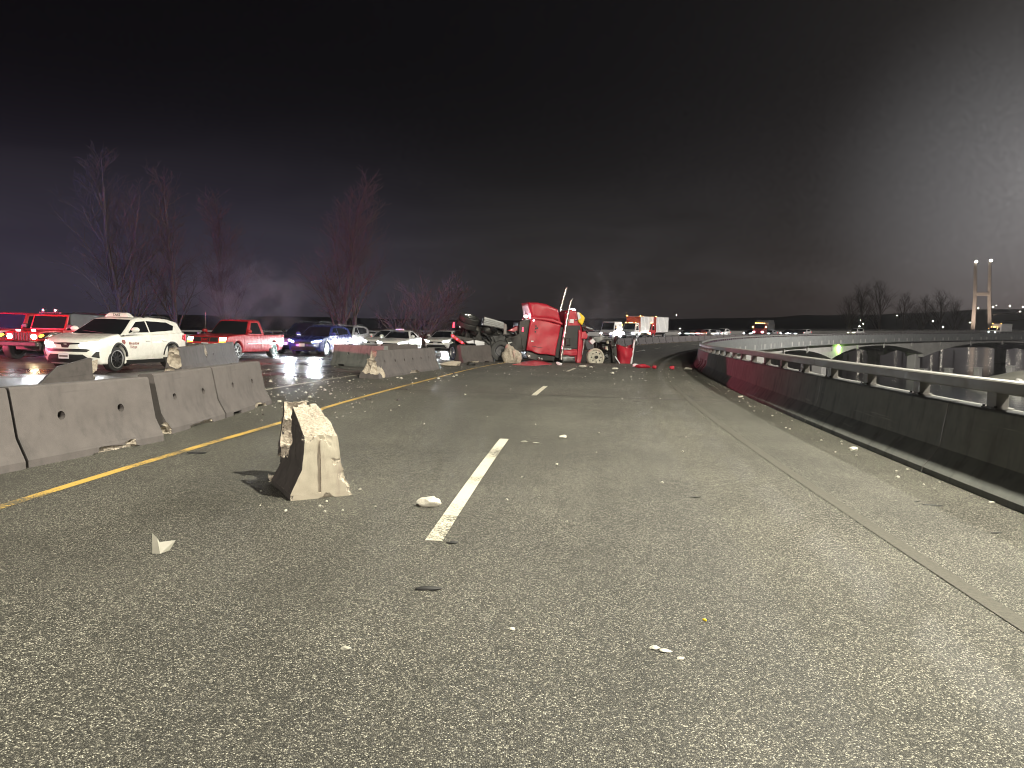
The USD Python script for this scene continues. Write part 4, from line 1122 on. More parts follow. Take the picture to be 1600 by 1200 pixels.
for sd in (1, -1):
    obj('fog_light_trim', front_panel([(sd * 0.70, 0.46), (sd * 0.86, 0.42), (sd * 0.86, 0.60), (sd * 0.80, 0.60)], inf['fx'], 0.013, 0.08, inf['warp']), M['black_plastic'], taxi, smooth=30)
for x in (1.35, -1.31):      # polished rings on the dark rims
    for sd in (1, -1):
        g = lathe([(0.262, 0.0), (0.268, 0.012), (0.245, 0.012), (0.24, 0.0)], 30); 
        if sd < 0: g.apply_transform(np.diag([1, -1, 1, 1.0]))
        g.apply_translation((x, sd * 0.908, 0.37)); g.fix_normals()
        obj('rim_ring', g, M['alloy'], taxi, smooth=40)
sgn = puff([(-0.13, 0.0), (-0.10, 0.13), (-0.03, 0.165), (0.03, 0.165), (0.10, 0.13), (0.13, 0.0)], lambda x, z: 0.44 - 1.1 * np.clip(np.asarray(z) - 0.02, 0, 1) * 0.9 + 0 * np.asarray(x), 0.02, 0.06, 6)
sgn.apply_scale((1, 0.92, 0.82)); sgn.apply_translation((0.0, 0, 1.622))
sg_ = obj('roof_sign', sgn, M['white_paint'], taxi, smooth=40)
c_, s_ = math.cos(0.22), math.sin(0.22)
text_on(taxi, 'TAXI', 0.075, (0, 1, 0), (-s_, 0, c_), (0.128, 0, 1.685), M['ink'], parent=sg_, bold=True)
text_on(taxi, 'Meadow', 0.085, (-1, 0, 0), (0, 0, 1), (0.60, 0.925, 0.83), M['red_ink'], 'door_lettering')
text_on(taxi, 'Ridge', 0.085, (-1, 0, 0), (0, 0, 1), (0.62, 0.925, 0.71), M['red_ink'], 'door_lettering')
obj('fender_crest', side_panel([(0.98, 0.86), (1.01, 0.93), (1.10, 0.94), (1.15, 0.89), (1.10, 0.84), (1.02, 0.80)], inf['W0'], 1, 0.010, 0.05, inf['warp']), M['red_ink'], taxi)
obj('wiper', tube([(1.12, 0.3, 1.13), (1.06, -0.15, 1.165), (1.02, -0.45, 1.19)], 0.008, 5), M['black_plastic'], taxi)


def oncoming(px, py, wb, hw, turn=0.0, wx=0.0):
    """A vehicle coming towards us whose left front wheel touches the road at a pixel."""
    a = at(px, py); s, t_ = st_of(a[0], a[1]); th = TH0 + s / R0
    yaw = math.atan2(-math.cos(th), -math.sin(th)) + turn
    return place(a[0], a[1], yaw, -(wb / 2 + wx), -hw)


SEDAN = dict(L=4.65, W_=1.80, H=1.43, belt=(0.90, 0.98), hood=0.80, cowl=0.94, clear=0.17, wb=2.72, wr=0.325, clad=False, rails=False, nose=0.36, roof_w=0.56)


def sedan_cab(L, H, belt1=0.98):
    xf, xr = L / 2, -L / 2
    return dict(cabin=[(xf - 1.42, 0.93), (xf - 2.25, H - 0.07), (xf - 2.65, H - 0.01), (-0.55, H), (-0.95, H - 0.04), (xr + 0.42, belt1 + 0.07), (xr + 0.30, belt1 - 0.05)],
                side_win=[[(xf - 1.72, 0.99), (xf - 2.32, H - 0.14), (-0.20, H - 0.09), (-0.20, 1.0)], [(-0.27, 1.0), (-0.27, H - 0.09), (-0.85, H - 0.11), (xr + 1.05, 1.02)]])


# --- the red pickup
mP, _ = by_wheels((373, 562), (424, 559), 3.15, 0.93)
pick, pin = car('pickup_truck', 'old red pickup truck with square yellow headlights, right of the taxi', mP, 'red_paint', None, L=5.15, W_=1.92, H=1.74, belt=(1.06, 1.06), hood=1.0, cowl=1.09, clear=0.30, wb=3.15, wx=0.10, wr=0.36, ww=0.23, rim='steel', spokes=6,
    cabin=[(0.98, 1.07), (0.38, 1.66), (0.22, 1.72), (-0.42, 1.72), (-0.54, 1.68), (-0.72, 1.08), (-0.74, 1.02), (0.98, 1.02)], side_win=[[(0.72, 1.13), (0.30, 1.60), (-0.30, 1.62), (-0.42, 1.13)]], rails=False, clad=False, nose=0.12,
    lamp='head_warm', lamp_poly=[(0.60, 0.80), (0.86, 0.80), (0.86, 0.93), (0.60, 0.93)], grille=[[(-0.55, 0.76), (-0.20, 0.76), (-0.20, 0.94), (-0.55, 0.94)], [(-0.17, 0.76), (0.17, 0.76), (0.17, 0.94), (-0.17, 0.94)], [(0.20, 0.76), (0.55, 0.76), (0.55, 0.94), (0.20, 0.94)]],
    lower=[[(-0.75, 0.36), (0.75, 0.36), (0.75, 0.45), (-0.75, 0.45)]], beams=350, beam_color=(1.0, 0.82, 0.55), roof_w=0.70, cat='pickup truck', tail=False)
for sd in (1, -1):
    obj('turn_signal', front_panel([(sd * 0.60, 0.735), (sd * 0.86, 0.735), (sd * 0.86, 0.79), (sd * 0.60, 0.79)], pin['fx'], 0.014, 0.08, pin['warp']), M['amber'], pick)
obj('bumper', puff([(2.5, 0.52), (2.66, 0.52), (2.68, 0.6), (2.66, 0.68), (2.5, 0.68)], lambda x, z: 0.94 + 0 * np.asarray(x), 0.02, 0.08, 8), M['steel'], pick, smooth=40)
text_on(pick, 'GMC', 0.10, (0, 1, 0), (0, 0, 1), (2.595, 0, 0.85), M['red_plastic'], 'badge', True)
obj('bed_cover', box(1.65, 1.62, 0.02, (-1.72, 0, 1.085)), M['black_plastic'], pick)
obj('tailgate', box(0.05, 1.72, 0.46, (-2.6, 0, 0.84), 0.01), M['red_paint'], pick)
obj('side_trim', side_panel([(-2.4, 0.66), (0.9, 0.66), (0.9, 0.70), (-2.4, 0.70)], pin['W0'], 1, 0.012, 0.3, pin['warp']), M['steel'], pick)
obj('radio_aerial', tube([(1.25, -0.85, 1.05), (1.2, -0.85, 1.7), (1.19, -0.85, 2.0)], 0.007, 5), M['steel'], pick)

# --- the queue behind them
car('suv', 'black suv behind the pickup, its hood hidden by the blue wagon', oncoming(484, 553, 2.8, 0.93), 'black_paint', None, L=4.8, H=1.78, W_=1.90, belt=(1.06, 1.12), hood=1.0, cowl=1.10, wb=2.8, wr=0.37, beams=300, roof_w=0.68, nose=0.25)
blue, bi = car('station_wagon', 'dark blue wagon with roof rails, behind the askew dark barrier', oncoming(511, 556, 2.75, 0.91, 0.05), 'blue_paint', None, L=4.8, H=1.62, W_=1.84, wb=2.75, hood=0.88, cowl=1.03, belt=(0.98, 1.05), beams=230, nose=0.3)
car('suv', 'silver suv with a glowing tail, just behind the blue wagon', oncoming(546, 549, 2.66, 0.9, 0.03), 'silver_paint', None, H=1.68, beams=500)
car('sedan', 'white sedan half hidden behind the taxi sedan in the middle of the queue', oncoming(612, 549, 2.7, 0.9, -0.03), 'white_paint', None, **SEDAN, **sedan_cab(4.65, 1.43), beams=350)
wt, wi = car('sedan', 'white taxi sedan with a low roof sign, above the long smashed barrier', oncoming(638, 553, 2.72, 0.9, 0.13), 'white_paint', None, **SEDAN, **sedan_cab(4.65, 1.43), beams=400, cat='taxi')
q = puff([(-0.10, 0.0), (-0.07, 0.09), (0.07, 0.09), (0.10, 0.0)], lambda x, z: 0.30 - 0.8 * np.asarray(z), 0.015, 0.06, 5); q.apply_translation((0.0, 0, 1.425)); obj('roof_sign', q, M['white_paint'], wt, smooth=40)
car('sedan', 'white sedan partly hidden by the tail of the wrecked truck', oncoming(705, 548, 2.7, 0.9, 0.10), 'white_paint', None, **SEDAN, **sedan_cab(4.65, 1.43), beams=600)
car('sedan', 'dark red sedan in shadow between the two rightmost white sedans', oncoming(686, 540, 2.7, 0.9), 'dark_red_paint', None, **{**SEDAN, **sedan_cab(4.65, 1.43)}, lamp='black_plastic', detail=False)
car('hatchback', 'dark car far back in the queue beside the wrecked truck', oncoming(728, 537, 2.6, 0.9), 'black_paint', None, **{**SEDAN, **sedan_cab(4.65, 1.43)}, detail=False, lamp='head_soft')

# --- the far left: an off-road car, a pickup and the police car whose beacons colour the scene
mJ_ = oncoming(93, 563, 2.4, 0.93, 0.06)
jeep = thing('offroad_car', 'red boxy offroad car with round lamps and big black tyres, left of the taxi', 'car', mJ_)
hb = lambda k: (lambda x, z: k + 0 * np.asarray(x))
obj('body', puff([(-1.9, 0.62), (0.75, 0.62), (0.75, 1.12), (-1.9, 1.12)], hb(0.76), 0.03, 0.2, 6), M['red_paint'], jeep, smooth=40)
obj('hood', puff([(0.6, 0.66), (1.85, 0.70), (1.85, 1.02), (1.6, 1.08), (0.6, 1.13)], hb(0.66), 0.05, 0.15, 6), M['red_paint'], jeep, smooth=40)
obj('soft_top', puff([(0.32, 1.13), (0.28, 1.72), (0.1, 1.76), (-1.8, 1.74), (-1.88, 1.13)], lambda x, z: 0.74 - 0.12 * (np.asarray(z) - 1.13), 0.04, 0.15, 6), M['black_plastic'], jeep, smooth=40)
obj('windscreen_frame', puff([(0.62, 1.1), (0.40, 1.68), (0.34, 1.68), (0.55, 1.1)], lambda x, z: 0.74 - 0.06 * (np.asarray(z) - 1.1), 0.02, 0.12, 6), M['red_paint'], jeep, smooth=40)
obj('windscreen', screen_panel((0.62, 1.1), (0.40, 1.68), lambda x, z: 0.72 + 0 * np.asarray(x), 0.12, 0.10, 0.012), M['glass'], jeep)
for sd in (1, -1):
    fl = puff([(0.62, 0.70), (0.78, 0.98), (1.05, 1.03), (1.62, 1.00), (1.90, 0.86), (1.88, 0.80), (1.58, 0.93), (1.08, 0.95), (0.86, 0.90), (0.70, 0.66)], hb(0.15), 0.02, 0.12, 4); fl.apply_translation((0, sd * 0.78, 0)); obj('fender', fl, M['black_plastic'], jeep, smooth=40)
    obj('headlight', cyl(0.10, (1.83, sd * 0.47, 0.86), (1.875, sd * 0.47, 0.86), 18), M['head_warm'] if sd > 0 else M['head_soft'], jeep)
    obj('turn_signal', cyl(0.055, (1.80, sd * 0.78, 0.90), (1.93, sd * 0.78, 0.88), 14), M['amber'], jeep)
    obj('clearance_lamp', box(0.06, 0.13, 0.035, (1.66, sd * 0.30, 1.09)), M['head_soft'], jeep)
    obj('side_mirror', box(0.06, 0.2, 0.16, (0.62, sd * 0.92, 1.25), 0.02), M['black_plastic'], jeep)
    for x in (1.25, -1.15):
        put_wheel(jeep, x, sd * 0.80, 0.43, 0.30, 0.23, 'dark_alloy', 8)
for k in range(7):
    obj('grille_slot', box(0.02, 0.055, 0.30, (1.862, (k - 3) * 0.105, 0.86), 0.008), M['black_plastic'], jeep)
obj('bumper', box(0.16, 1.55, 0.17, (2.05, 0, 0.60), 0.03), M['black_plastic'], jeep)
obj('lamp_bar', [box(0.05, 0.9, 0.05, (0.42, 0, 1.76)), cyl(0.08, (0.42, 0.25, 1.84), (0.50, 0.25, 1.84), 14), cyl(0.08, (0.42, -0.25, 1.84), (0.50, -0.25, 1.84), 14)], M['black_plastic'], jeep)
for sd in (1, -1):
    obj('roof_lamp', cyl(0.035, (0.50, sd * 0.25, 1.85), (0.515, sd * 0.25, 1.85), 12), M['head_soft'], jeep)
obj('underbody', box(3.2, 1.0, 0.34, (0, 0, 0.52), 0.04), M['dark_metal'], jeep)
car('pickup_truck', 'red pickup cut off by the left edge, its amber lamps lit', oncoming(20, 553, 3.1, 0.95, 0.08), 'red_paint', None, L=5.3, W_=1.95, H=1.82, belt=(1.08, 1.08), hood=1.02, cowl=1.10, clear=0.3, wb=3.1, wr=0.38, lamp='amber', lamp_poly=[(0.56, 0.76), (0.88, 0.76), (0.88, 0.94), (0.56, 0.94)], cabin=[(1.1, 1.08), (0.5, 1.72), (0.3, 1.79), (-1.0, 1.79), (-1.2, 1.72), (-1.35, 1.08), (-1.36, 1.02), (1.1, 1.02)],
    side_win=[[(0.86, 1.14), (0.42, 1.66), (-0.25, 1.68), (-0.25, 1.14)], [(-0.32, 1.14), (-0.32, 1.68), (-1.0, 1.66), (-1.05, 1.14)]], rails=False, clad=False, nose=0.14, roof_w=0.72, cat='pickup truck')
car('suv', 'dark suv with small lamps lit on its roof, behind the offroad car', oncoming(126, 554, 2.8, 0.95, 0.05), 'dark_red_paint', None, L=4.9, W_=1.95, H=1.86, belt=(1.08, 1.14), hood=1.02, cowl=1.12, wb=2.9, wr=0.38, lamp='head_soft', roof_w=0.70, detail=False)
pol, pi_ = car('police_car', 'black police suv with red and blue roof beacons, outside the left edge', place(-29.7, 20.0, -1.75), 'black_paint', None, L=5.0, W_=1.98, H=1.76, belt=(1.05, 1.12), hood=0.98, cowl=1.09, wb=3.0, wr=0.39, roof_w=0.68, rails=False, detail=False)
obj('light_bar', box(0.28, 1.2, 0.05, (0.1, 0, 1.80), 0.015), M['black_plastic'], pol)
M['beacon_red'] = glow('beacon_red', (1.0, 0.03, 0.06), 40.0); M['beacon_blue'] = glow('beacon_blue', (0.08, 0.15, 1.0), 40.0)
obj('beacon', box(0.24, 0.5, 0.09, (0.1, 0.32, 1.87), 0.03), M['beacon_red'], pol, label='red beacon')
obj('beacon', box(0.24, 0.5, 0.09, (0.1, -0.32, 1.87), 0.03), M['beacon_blue'], pol, label='blue beacon')


# --- trucks, van and cars beyond the wreck
def box_truck(label, m, paint='white_paint', L=7.4, Wd=2.45, Hb=3.6, cab_h=2.55, lamps='head', beams=0.0, front='orange_front'):
    t = thing('box_truck', label, 'truck', m)
    xf = L / 2
    obj('cargo_box', box(L - 2.0, Wd, Hb - 1.05, (-1.0, 0, (Hb + 1.05) / 2), 0.03), M['white_paint'], t)
    for sd in (1, -1):
        for z in (1.08, Hb - 0.03):
            obj('box_rail', box(L - 2.0, 0.03, 0.09, (-1.0, sd * (Wd / 2 + 0.012), z), 0.008), M['aluminium'], t)
    obj('box_front', box(0.03, Wd - 0.12, Hb - 1.2, (L / 2 - 1.985, 0, (Hb + 1.05) / 2), 0.01), M[front], t)
    for k in range(9):
        obj('box_seam', box(0.03, 0.012, Hb - 1.25, (-L / 2 + 0.5 + k * (L - 3.0) / 8, Wd / 2 + 0.006, (Hb + 1.05) / 2)), M['aluminium'], t)
    cab = [(xf - 2.0, 0.55), (xf - 0.05, 0.55), (xf, 0.75), (xf - 0.02, 1.30), (xf - 0.32, 1.42), (xf - 0.75, cab_h - 0.08), (xf - 0.95, cab_h), (xf - 1.95, cab_h)]
    Wc = lambda x, z: (Wd / 2 - 0.16) * (1 - 0.07 * np.clip((np.asarray(z) - 1.3) / 1.2, 0, 1)) + 0 * np.asarray(x)
    obj('cab', puff(cab, Wc, 0.07, 0.2, 6), M[paint], t, smooth=40)
    obj('windscreen', screen_panel(cab[4], cab[5], Wc, 0.10, 0.06, 0.01, inset=0.14), M['glass'], t, smooth=40)
    for sd in (1, -1):
        obj('side_window', side_panel([(xf - 0.65, 1.45), (xf - 0.95, cab_h - 0.25), (xf - 1.65, cab_h - 0.25), (xf - 1.65, 1.45)], Wc, sd, 0.01, 0.25), M['glass'], t)
        obj('headlight', box(0.05, 0.34, 0.20, (xf + 0.005, sd * 0.82, 0.95), 0.02), M[lamps], t)
        obj('side_mirror', box(0.1, 0.2, 0.42, (xf - 0.6, sd * (Wd / 2 + 0.12), 1.75), 0.03), M['black_plastic'], t)
        for x in (xf - 0.95, -L / 2 + 1.5):
            put_wheel(t, x, sd * (Wd / 2 - 0.2), 0.48, 0.28, 0.30, 'alloy', 8, 'steel')
        obj('corner_lamp', box(0.08, 0.14, 0.08, (xf - 1.99, sd * (Wd / 2 - 0.1), Hb + 0.03)), M['amber_top'], t)
        obj('mirror_lamp', box(0.04, 0.09, 0.09, (xf - 0.62, sd * (Wd / 2 + 0.0), cab_h - 0.4)), M['amber_top'], t)
    for k in range(5):
        obj('roof_lamp', box(0.07, 0.16 if k in (1, 2, 3) else 0.12, 0.07, (xf - 0.95, (-0.8, -0.22, 0, 0.22, 0.8)[k], cab_h + 0.03)), M['amber_top'], t)
    obj('grille', box(0.03, 1.2, 0.42, (xf + 0.0, 0, 0.98), 0.01), M['black_plastic'], t)
    for k in range(4): obj('grille_bar', box(0.02, 1.16, 0.035, (xf + 0.022, 0, 0.82 + k * 0.105)), M['steel'], t)
    obj('bumper', box(0.18, Wd - 0.1, 0.24, (xf - 0.02, 0, 0.60), 0.04), M['steel'], t)
    obj('chassis', box(L - 0.6, 0.9, 0.3, (-0.2, 0, 0.8)), M['dark_metal'], t)
    if beams:
        for sd in (1, -1): cone_light(t, (xf + 0.1, sd * 0.82, 0.95), (1, 0, -0.06), beams, (0.95, 0.97, 1.0))
    return t


box_truck('white box truck with amber roof lamps and bright side, beyond the wreck', oncoming(1022, 530, 5.0, 1.2, 0.0), 'red_paint', lamps='head_warm', beams=700)
box_truck('box truck partly hidden behind the bright-sided one, twin white headlamps', oncoming(997, 530.4, 5.0, 1.2, -0.04), 'white_paint', beams=1200)


def van(name, label, m, L=5.9, Wd=2.0, H=2.65, paint='white_paint', stripes=True, beams=0.0):
    t = thing(name, label, 'van', m); xf = L / 2
    prof = [(-xf + 0.05, 0.4), (-xf, 0.8), (-xf + 0.08, H - 0.1), (-xf + 0.3, H), (xf - 1.75, H), (xf - 1.55, H - 0.06), (xf - 0.85, 1.42), (xf - 0.12, 1.10), (xf, 0.85), (xf, 0.45), (xf - 0.1, 0.35)]
    Wv = lambda x, z: Wd / 2 * (1 - 0.10 * np.clip((np.asarray(z) - 1.2) / 1.4, 0, 1)) * (1 - 0.06 * np.clip((np.asarray(x) - xf + 0.9) / 0.9, 0, 1))
    obj('body', puff(prof, Wv, 0.08, 0.2, 6), M[paint], t, smooth=40)
    obj('windscreen', screen_panel(prof[6], prof[5], Wv, 0.06, 0.10, 0.01, inset=0.12), M['glass'], t, smooth=40)
    fx = front_x(prof)
    for sd in (1, -1):
        obj('headlight', front_panel([(sd * 0.58, 0.85), (sd * 0.86, 0.88), (sd * 0.86, 1.06), (sd * 0.58, 1.0)], fx, 0.012, 0.1), M['head'], t)
        obj('side_window', side_panel([(xf - 1.15, 1.4), (xf - 1.6, 2.1), (xf - 2.2, 2.1), (xf - 2.2, 1.4)], Wv, sd, 0.01, 0.25), M['glass'], t)
        obj('side_mirror', box(0.1, 0.2, 0.32, (xf - 1.1, sd * (Wd / 2 + 0.1), 1.55), 0.03), M['black_plastic'], t)
        for x in (xf - 1.0, -xf + 1.2): put_wheel(t, x, sd * (Wd / 2 - 0.13), 0.36, 0.22, 0.22, 'steel', 8, 'steel')
        if stripes:
            for k in range(9):
                x = -xf + 0.5 + k * 0.42
                for r_ in range(2):
                    if (k + r_) % 2: obj('checker', side_panel([(x, 0.82 + r_ * 0.2), (x + 0.42, 0.82 + r_ * 0.2), (x + 0.42, 1.02 + r_ * 0.2), (x, 1.02 + r_ * 0.2)], Wv, sd, 0.012, 0.5), M['yellow'], t)
    obj('grille', front_panel([(-0.5, 0.6), (0.5, 0.6), (0.5, 0.98), (-0.5, 0.98)], fx, 0.01, 0.2), M['black_plastic'], t)
    obj('rear_panel', box(1.9, 0.02, 0.62, (-xf + 1.2, Wd / 2 - 0.06, 1.95)), M['silver_paint'], t)
    if beams:
        for sd in (1, -1): cone_light(t, (xf + 0.1, sd * 0.72, 0.95), (1, 0, -0.06), beams, (0.95, 0.97, 1.0))
    return t


van('emergency_van', 'white high-roof van with a checkered side band, just right of the wreck', oncoming(960, 531.5, 3.7, 1.0, 0.12), beams=500)
FAR = dict(detail=False, plate=False, clad=False)
for px, py, lab, pt, lm, H in ((1077, 527.5, 'far car with twin headlamps, first right of the box trucks', 'black_paint', 'head', 1.45), (1094, 527.3, 'far car with one bright lamp, second right of the box trucks', 'dark_red_paint', 'head', 1.45), (1106, 526.6, 'far white hatchback before the curve, between two lit cars', 'white_paint', 'head_soft', 1.5), (1117, 526.9, 'far car with pinkish lamps left of the far white suv', 'silver_paint', 'head_warm', 1.45), (1131, 526.2, 'far white suv by the bend of the right parapet', 'white_paint', 'head_soft', 1.65),
                               (1176, 526.5, 'far car with cool lamps, left of the dump truck', 'black_paint', 'head', 1.45), (1205, 526.8, 'far car with bright lamps before the dump truck', 'silver_paint', 'head', 1.45), (1233, 526.0, 'far car with a bright lamp right of the dump truck', 'black_paint', 'head', 1.45), (1246, 526.0, 'far dark car between a bright lamp and a white-roofed car', 'black_paint', 'head', 1.45), (1258, 525.4, 'far car with a white roof and red tail lamp', 'white_paint', 'head_soft', 1.6)):
    car('far_car', lab, oncoming(px, py, 2.66, 0.9, 0.04), pt, None, L=4.5, W_=1.8, H=H, lamp=lm, rails=False, **FAR)
car('far_pickup', 'far vehicle with amber lamp and white roof beacon on the viaduct', oncoming(1338, 524.2, 3.0, 0.95, 0.0), 'white_paint', None, L=5.2, W_=1.9, H=1.8, lamp='head_warm', rails=False, extras=None, cat='pickup truck', **FAR)
# dump truck
md = oncoming(1196, 527.5, 4.4, 1.2, 0.12)
dt = thing('dump_truck', 'dump truck with a row of amber cab lamps and a raised grey box', 'truck', md)
obj('cab', puff([(1.0, 0.7), (3.2, 0.7), (3.25, 1.6), (2.6, 1.75), (2.2, 2.75), (1.0, 2.8)], lambda x, z: 1.12 - 0.08 * np.clip(np.asarray(z) - 1.7, 0, 1), 0.07, 0.2, 6), M['dark_red_paint'], dt, smooth=40)
obj('windscreen', screen_panel((2.6, 1.75), (2.2, 2.75), lambda x, z: 1.05 + 0 * np.asarray(x), 0.08, 0.1, 0.012), M['glass'], dt)
obj('dump_box', puff([(-4.0, 1.5), (0.6, 1.4), (0.7, 3.1), (0.3, 3.5), (-3.2, 3.5), (-4.1, 2.6)], lambda x, z: 1.2 + 0 * np.asarray(x), 0.04, 0.4, 4), M['aluminium'], dt, smooth=30)
for k in range(5): obj('roof_lamp', box(0.1, 0.2, 0.12, (2.1, (k - 2) * 0.42, 2.86)), M['amber_top'], dt)
for sd in (1, -1):
    obj('headlight', box(0.06, 0.34, 0.24, (3.26, sd * 0.85, 1.1), 0.02), M['head'], dt)
    obj('mirror_lamp', box(0.1, 0.2, 0.3, (2.5, sd * 1.3, 2.1), 0.03), M['amber_top'], dt)
    for x in (2.4, -2.0, -3.2): put_wheel(dt, x, sd * 1.0, 0.5, 0.3, 0.3, 'steel', 8, 'steel')
obj('chassis', box(6.8, 0.9, 0.4, (-0.3, 0, 0.95)), M['dark_metal'], dt)
def far_truck_frame():
    # on the near lane of the far span, where the sight line of the photograph's truck crosses it
    for s in np.arange(150, 320, 0.5):
        p = surf(s, 6.5)
        if 800 + F * p[0] / p[1] > 1558: break
    th = TH0 + s / R0
    return place(p[0], p[1], math.atan2(-math.cos(th), -math.sin(th)))


box_truck('white cube truck seen from its side on the far bridge', far_truck_frame(), 'white_paint', L=6.6, Hb=3.2, cab_h=2.3, lamps='head_soft', front='white_paint')


# ------------------------------------------------------------------ the wrecked truck
YAW_W = 0.17
O_W = at(868, 566)
m_W = frame(O_W, YAW_W)
inv_W = np.linalg.inv(m_W)
semi = thing('semi_truck', 'wrecked red semi truck across the lanes, stacks upright, chassis twisted and wheels torn', 'truck', m_W)


def lw(px, py, y=0.0):
    """A pixel's point in the wreck's own space, on the plane y metres behind its near side."""
    v = (600 - py) / F
    d = np.array([(px - 800) / F, math.cos(PITCH) + v * math.sin(PITCH), v * math.cos(PITCH) - math.sin(PITCH)])
    o = inv_W[:3, 3]; dl = inv_W[:3, :3] @ d
    k = (y - o[1]) / dl[1]
    return o + dl * k


def lp2(pts, y=0.0):
    return [tuple(lw(a, b, y)[[0, 2]]) for a, b in pts]


def slab(name, pts, mm, y0=0.0, depth=2.2, r=0.05, h=0.15, nj=6, smooth=40, parent=None, label=None, dent=0.0):
    g = puff(lp2(pts, y0), lambda x, z: depth / 2 + 0 * np.asarray(x), min(r, depth * 0.45), h, nj)
    g.apply_translation((0, y0 + depth / 2, 0))
    if dent:
        v = np.array(g.vertices); n = meshkit.fbm(v * 2.2, 3, 9) - 0.5
        g.vertices = v + np.stack([n, 1.2 * n, 0.8 * n], 1) * dent
    return obj(name, g, mm, parent or semi, smooth=smooth, label=label)


def rod(name, pts, r, mm, n=8, parent=None):
    return obj(name, tube([lw(*p) for p in pts], r, n), mm, parent or semi, smooth=40)


def wheel_at(p, axis, r=0.51, w=0.28, rim_r=0.29, rim_mat='steel', tyre='rubber', name='wheel', dual=False):
    axis = np.asarray(axis, float); axis /= np.linalg.norm(axis)
    ty, rim, back = wheel_parts(r, w, rim_r, 10, 'steel')
    up = np.array([0, 0, 1.0]) if abs(axis[2]) < 0.9 else np.array([1.0, 0, 0])
    x = np.cross(axis, up); x /= np.linalg.norm(x); z = np.cross(x, axis)
    m = np.eye(4); m[:3, 0], m[:3, 1], m[:3, 2], m[:3, 3] = x, axis, z, p
    tread = []
    for k in range(44):
        a = k * 2 * math.pi / 44
        for yy in (-w * 0.28, 0, w * 0.28):
            b = box(0.05, w * 0.22, 0.016, (0, yy, r + 0.003)); b.apply_transform(trimesh.transformations.rotation_matrix(a + 0.05 * yy, (0, 1, 0))); tread.append(b)
    for g in (ty, rim, back): g.apply_transform(m); g.fix_normals()
    tr = trimesh.util.concatenate(tread); tr.apply_transform(m)
    o = obj(name, ty, M[tyre], semi, smooth=35)
    tag(obj('tread', tr, M[tyre], o), None, None, None, 'stuff')
    obj('rim', rim, M[rim_mat], o, smooth=35); obj('hub', back, M['dark_metal' if tyre == 'rubber' else 'dusty'], o)
    return o


# sleeper with its roof fairing, leaning over the front axle
sleeper = slab('sleeper', [(830, 498), (852, 501), (877, 507), (868, 556), (845, 553), (822, 548)], M['truck_red'], 0.0, 2.3, 0.07, dent=0.13)
slab('roof_fairing', [(826, 472), (840, 472.5), (856, 475.5), (872, 483), (875, 493), (878, 505), (866, 500), (848, 498), (830, 497)], M['truck_red'], 0.05, 2.2, 0.16, dent=0.09)
slab('fairing_lip', [(829, 495), (848, 496), (864, 498), (879, 504.5), (879, 508), (863, 503), (848, 500.5), (829, 499.5)], M['truck_red'], -0.06, 2.4, 0.05)
slab('sleeper_skirt', [(822, 549), (845, 554), (868, 557), (866, 565), (842, 564), (824, 561)], M['dark_metal'], 0.12, 2.0, 0.05, dent=0.12)
slab('sleeper_rear_wall', [(812, 502), (829, 498), (821, 549), (808, 546)], M['dark_metal'], 0.15, 1.9, 0.04)
for a, b in ((836.5, 508), (836, 512), (835.5, 516.5), (838.5, 511)):
    slab('side_mark', [(a, b), (a + 2.2, b + 0.3), (a + 2, b + 3.2), (a - 0.2, b + 2.9)], M['ink'], -0.012, 0.05, 0.004, 0.1, 1, parent=sleeper)
slab('side_hatch_handle', [(830, 532), (834, 532.5), (833.6, 534.5), (829.8, 534)], M['steel'], -0.03, 0.06, 0.01, 0.1, 1, parent=sleeper)
slab('side_seam', [(829, 540), (866, 546.5), (866, 547.3), (829, 540.8)], M['ink'], -0.010, 0.05, 0.002, 0.3, 1, parent=sleeper)
obj('marker_lamp', trimesh.creation.icosphere(1, 0.045).apply_translation(lw(834, 500.5, -0.04)), M['head_soft'], semi)
for x, y in ((823.5, 554), (827.5, 557), (842, 560), (846, 561)):
    obj('loose_fitting', rock(np.random.default_rng(int(x)), (0.07, 0.05, 0.08), 1, 0.6, 1, int(x)).apply_translation(lw(x, y, 0.02)), M['steel'], semi)
# exhaust stacks
for nm, pts, y in (('a', [(876.5, 562), (881, 528), (887, 492), (892.5, 469.5)], -0.16), ('b', [(869, 520), (876, 482), (882, 460), (885, 450)], 2.25)):
    P_ = [lw(a, b, y) for a, b in pts]
    t_ = tube(P_, [0.085, 0.085, 0.078, 0.06], 14)
    st = obj('exhaust_stack', t_, M['chrome'], semi, smooth=40)
    tip = tube([P_[-1] - 0.02, P_[-1] + (P_[-1] - P_[-2]) * 0.14 + np.array([0.07, 0, 0])], [0.06, 0.012], 12)
    obj('stack_tip', tip, M['chrome'], st, smooth=40)
    for f_ in (0.25, 0.6):
        c = P_[0] + (P_[2] - P_[0]) * f_; d = (P_[2] - P_[0]); d /= np.linalg.norm(d)
        obj('stack_clamp', cyl(0.095, c - d * 0.03, c + d * 0.03, 14), M['steel'], st)
slab('stack_shadow_panel', [(870, 508), (881, 512), (876, 562), (866, 558)], M['dark_metal'], 0.25, 1.8, 0.04)
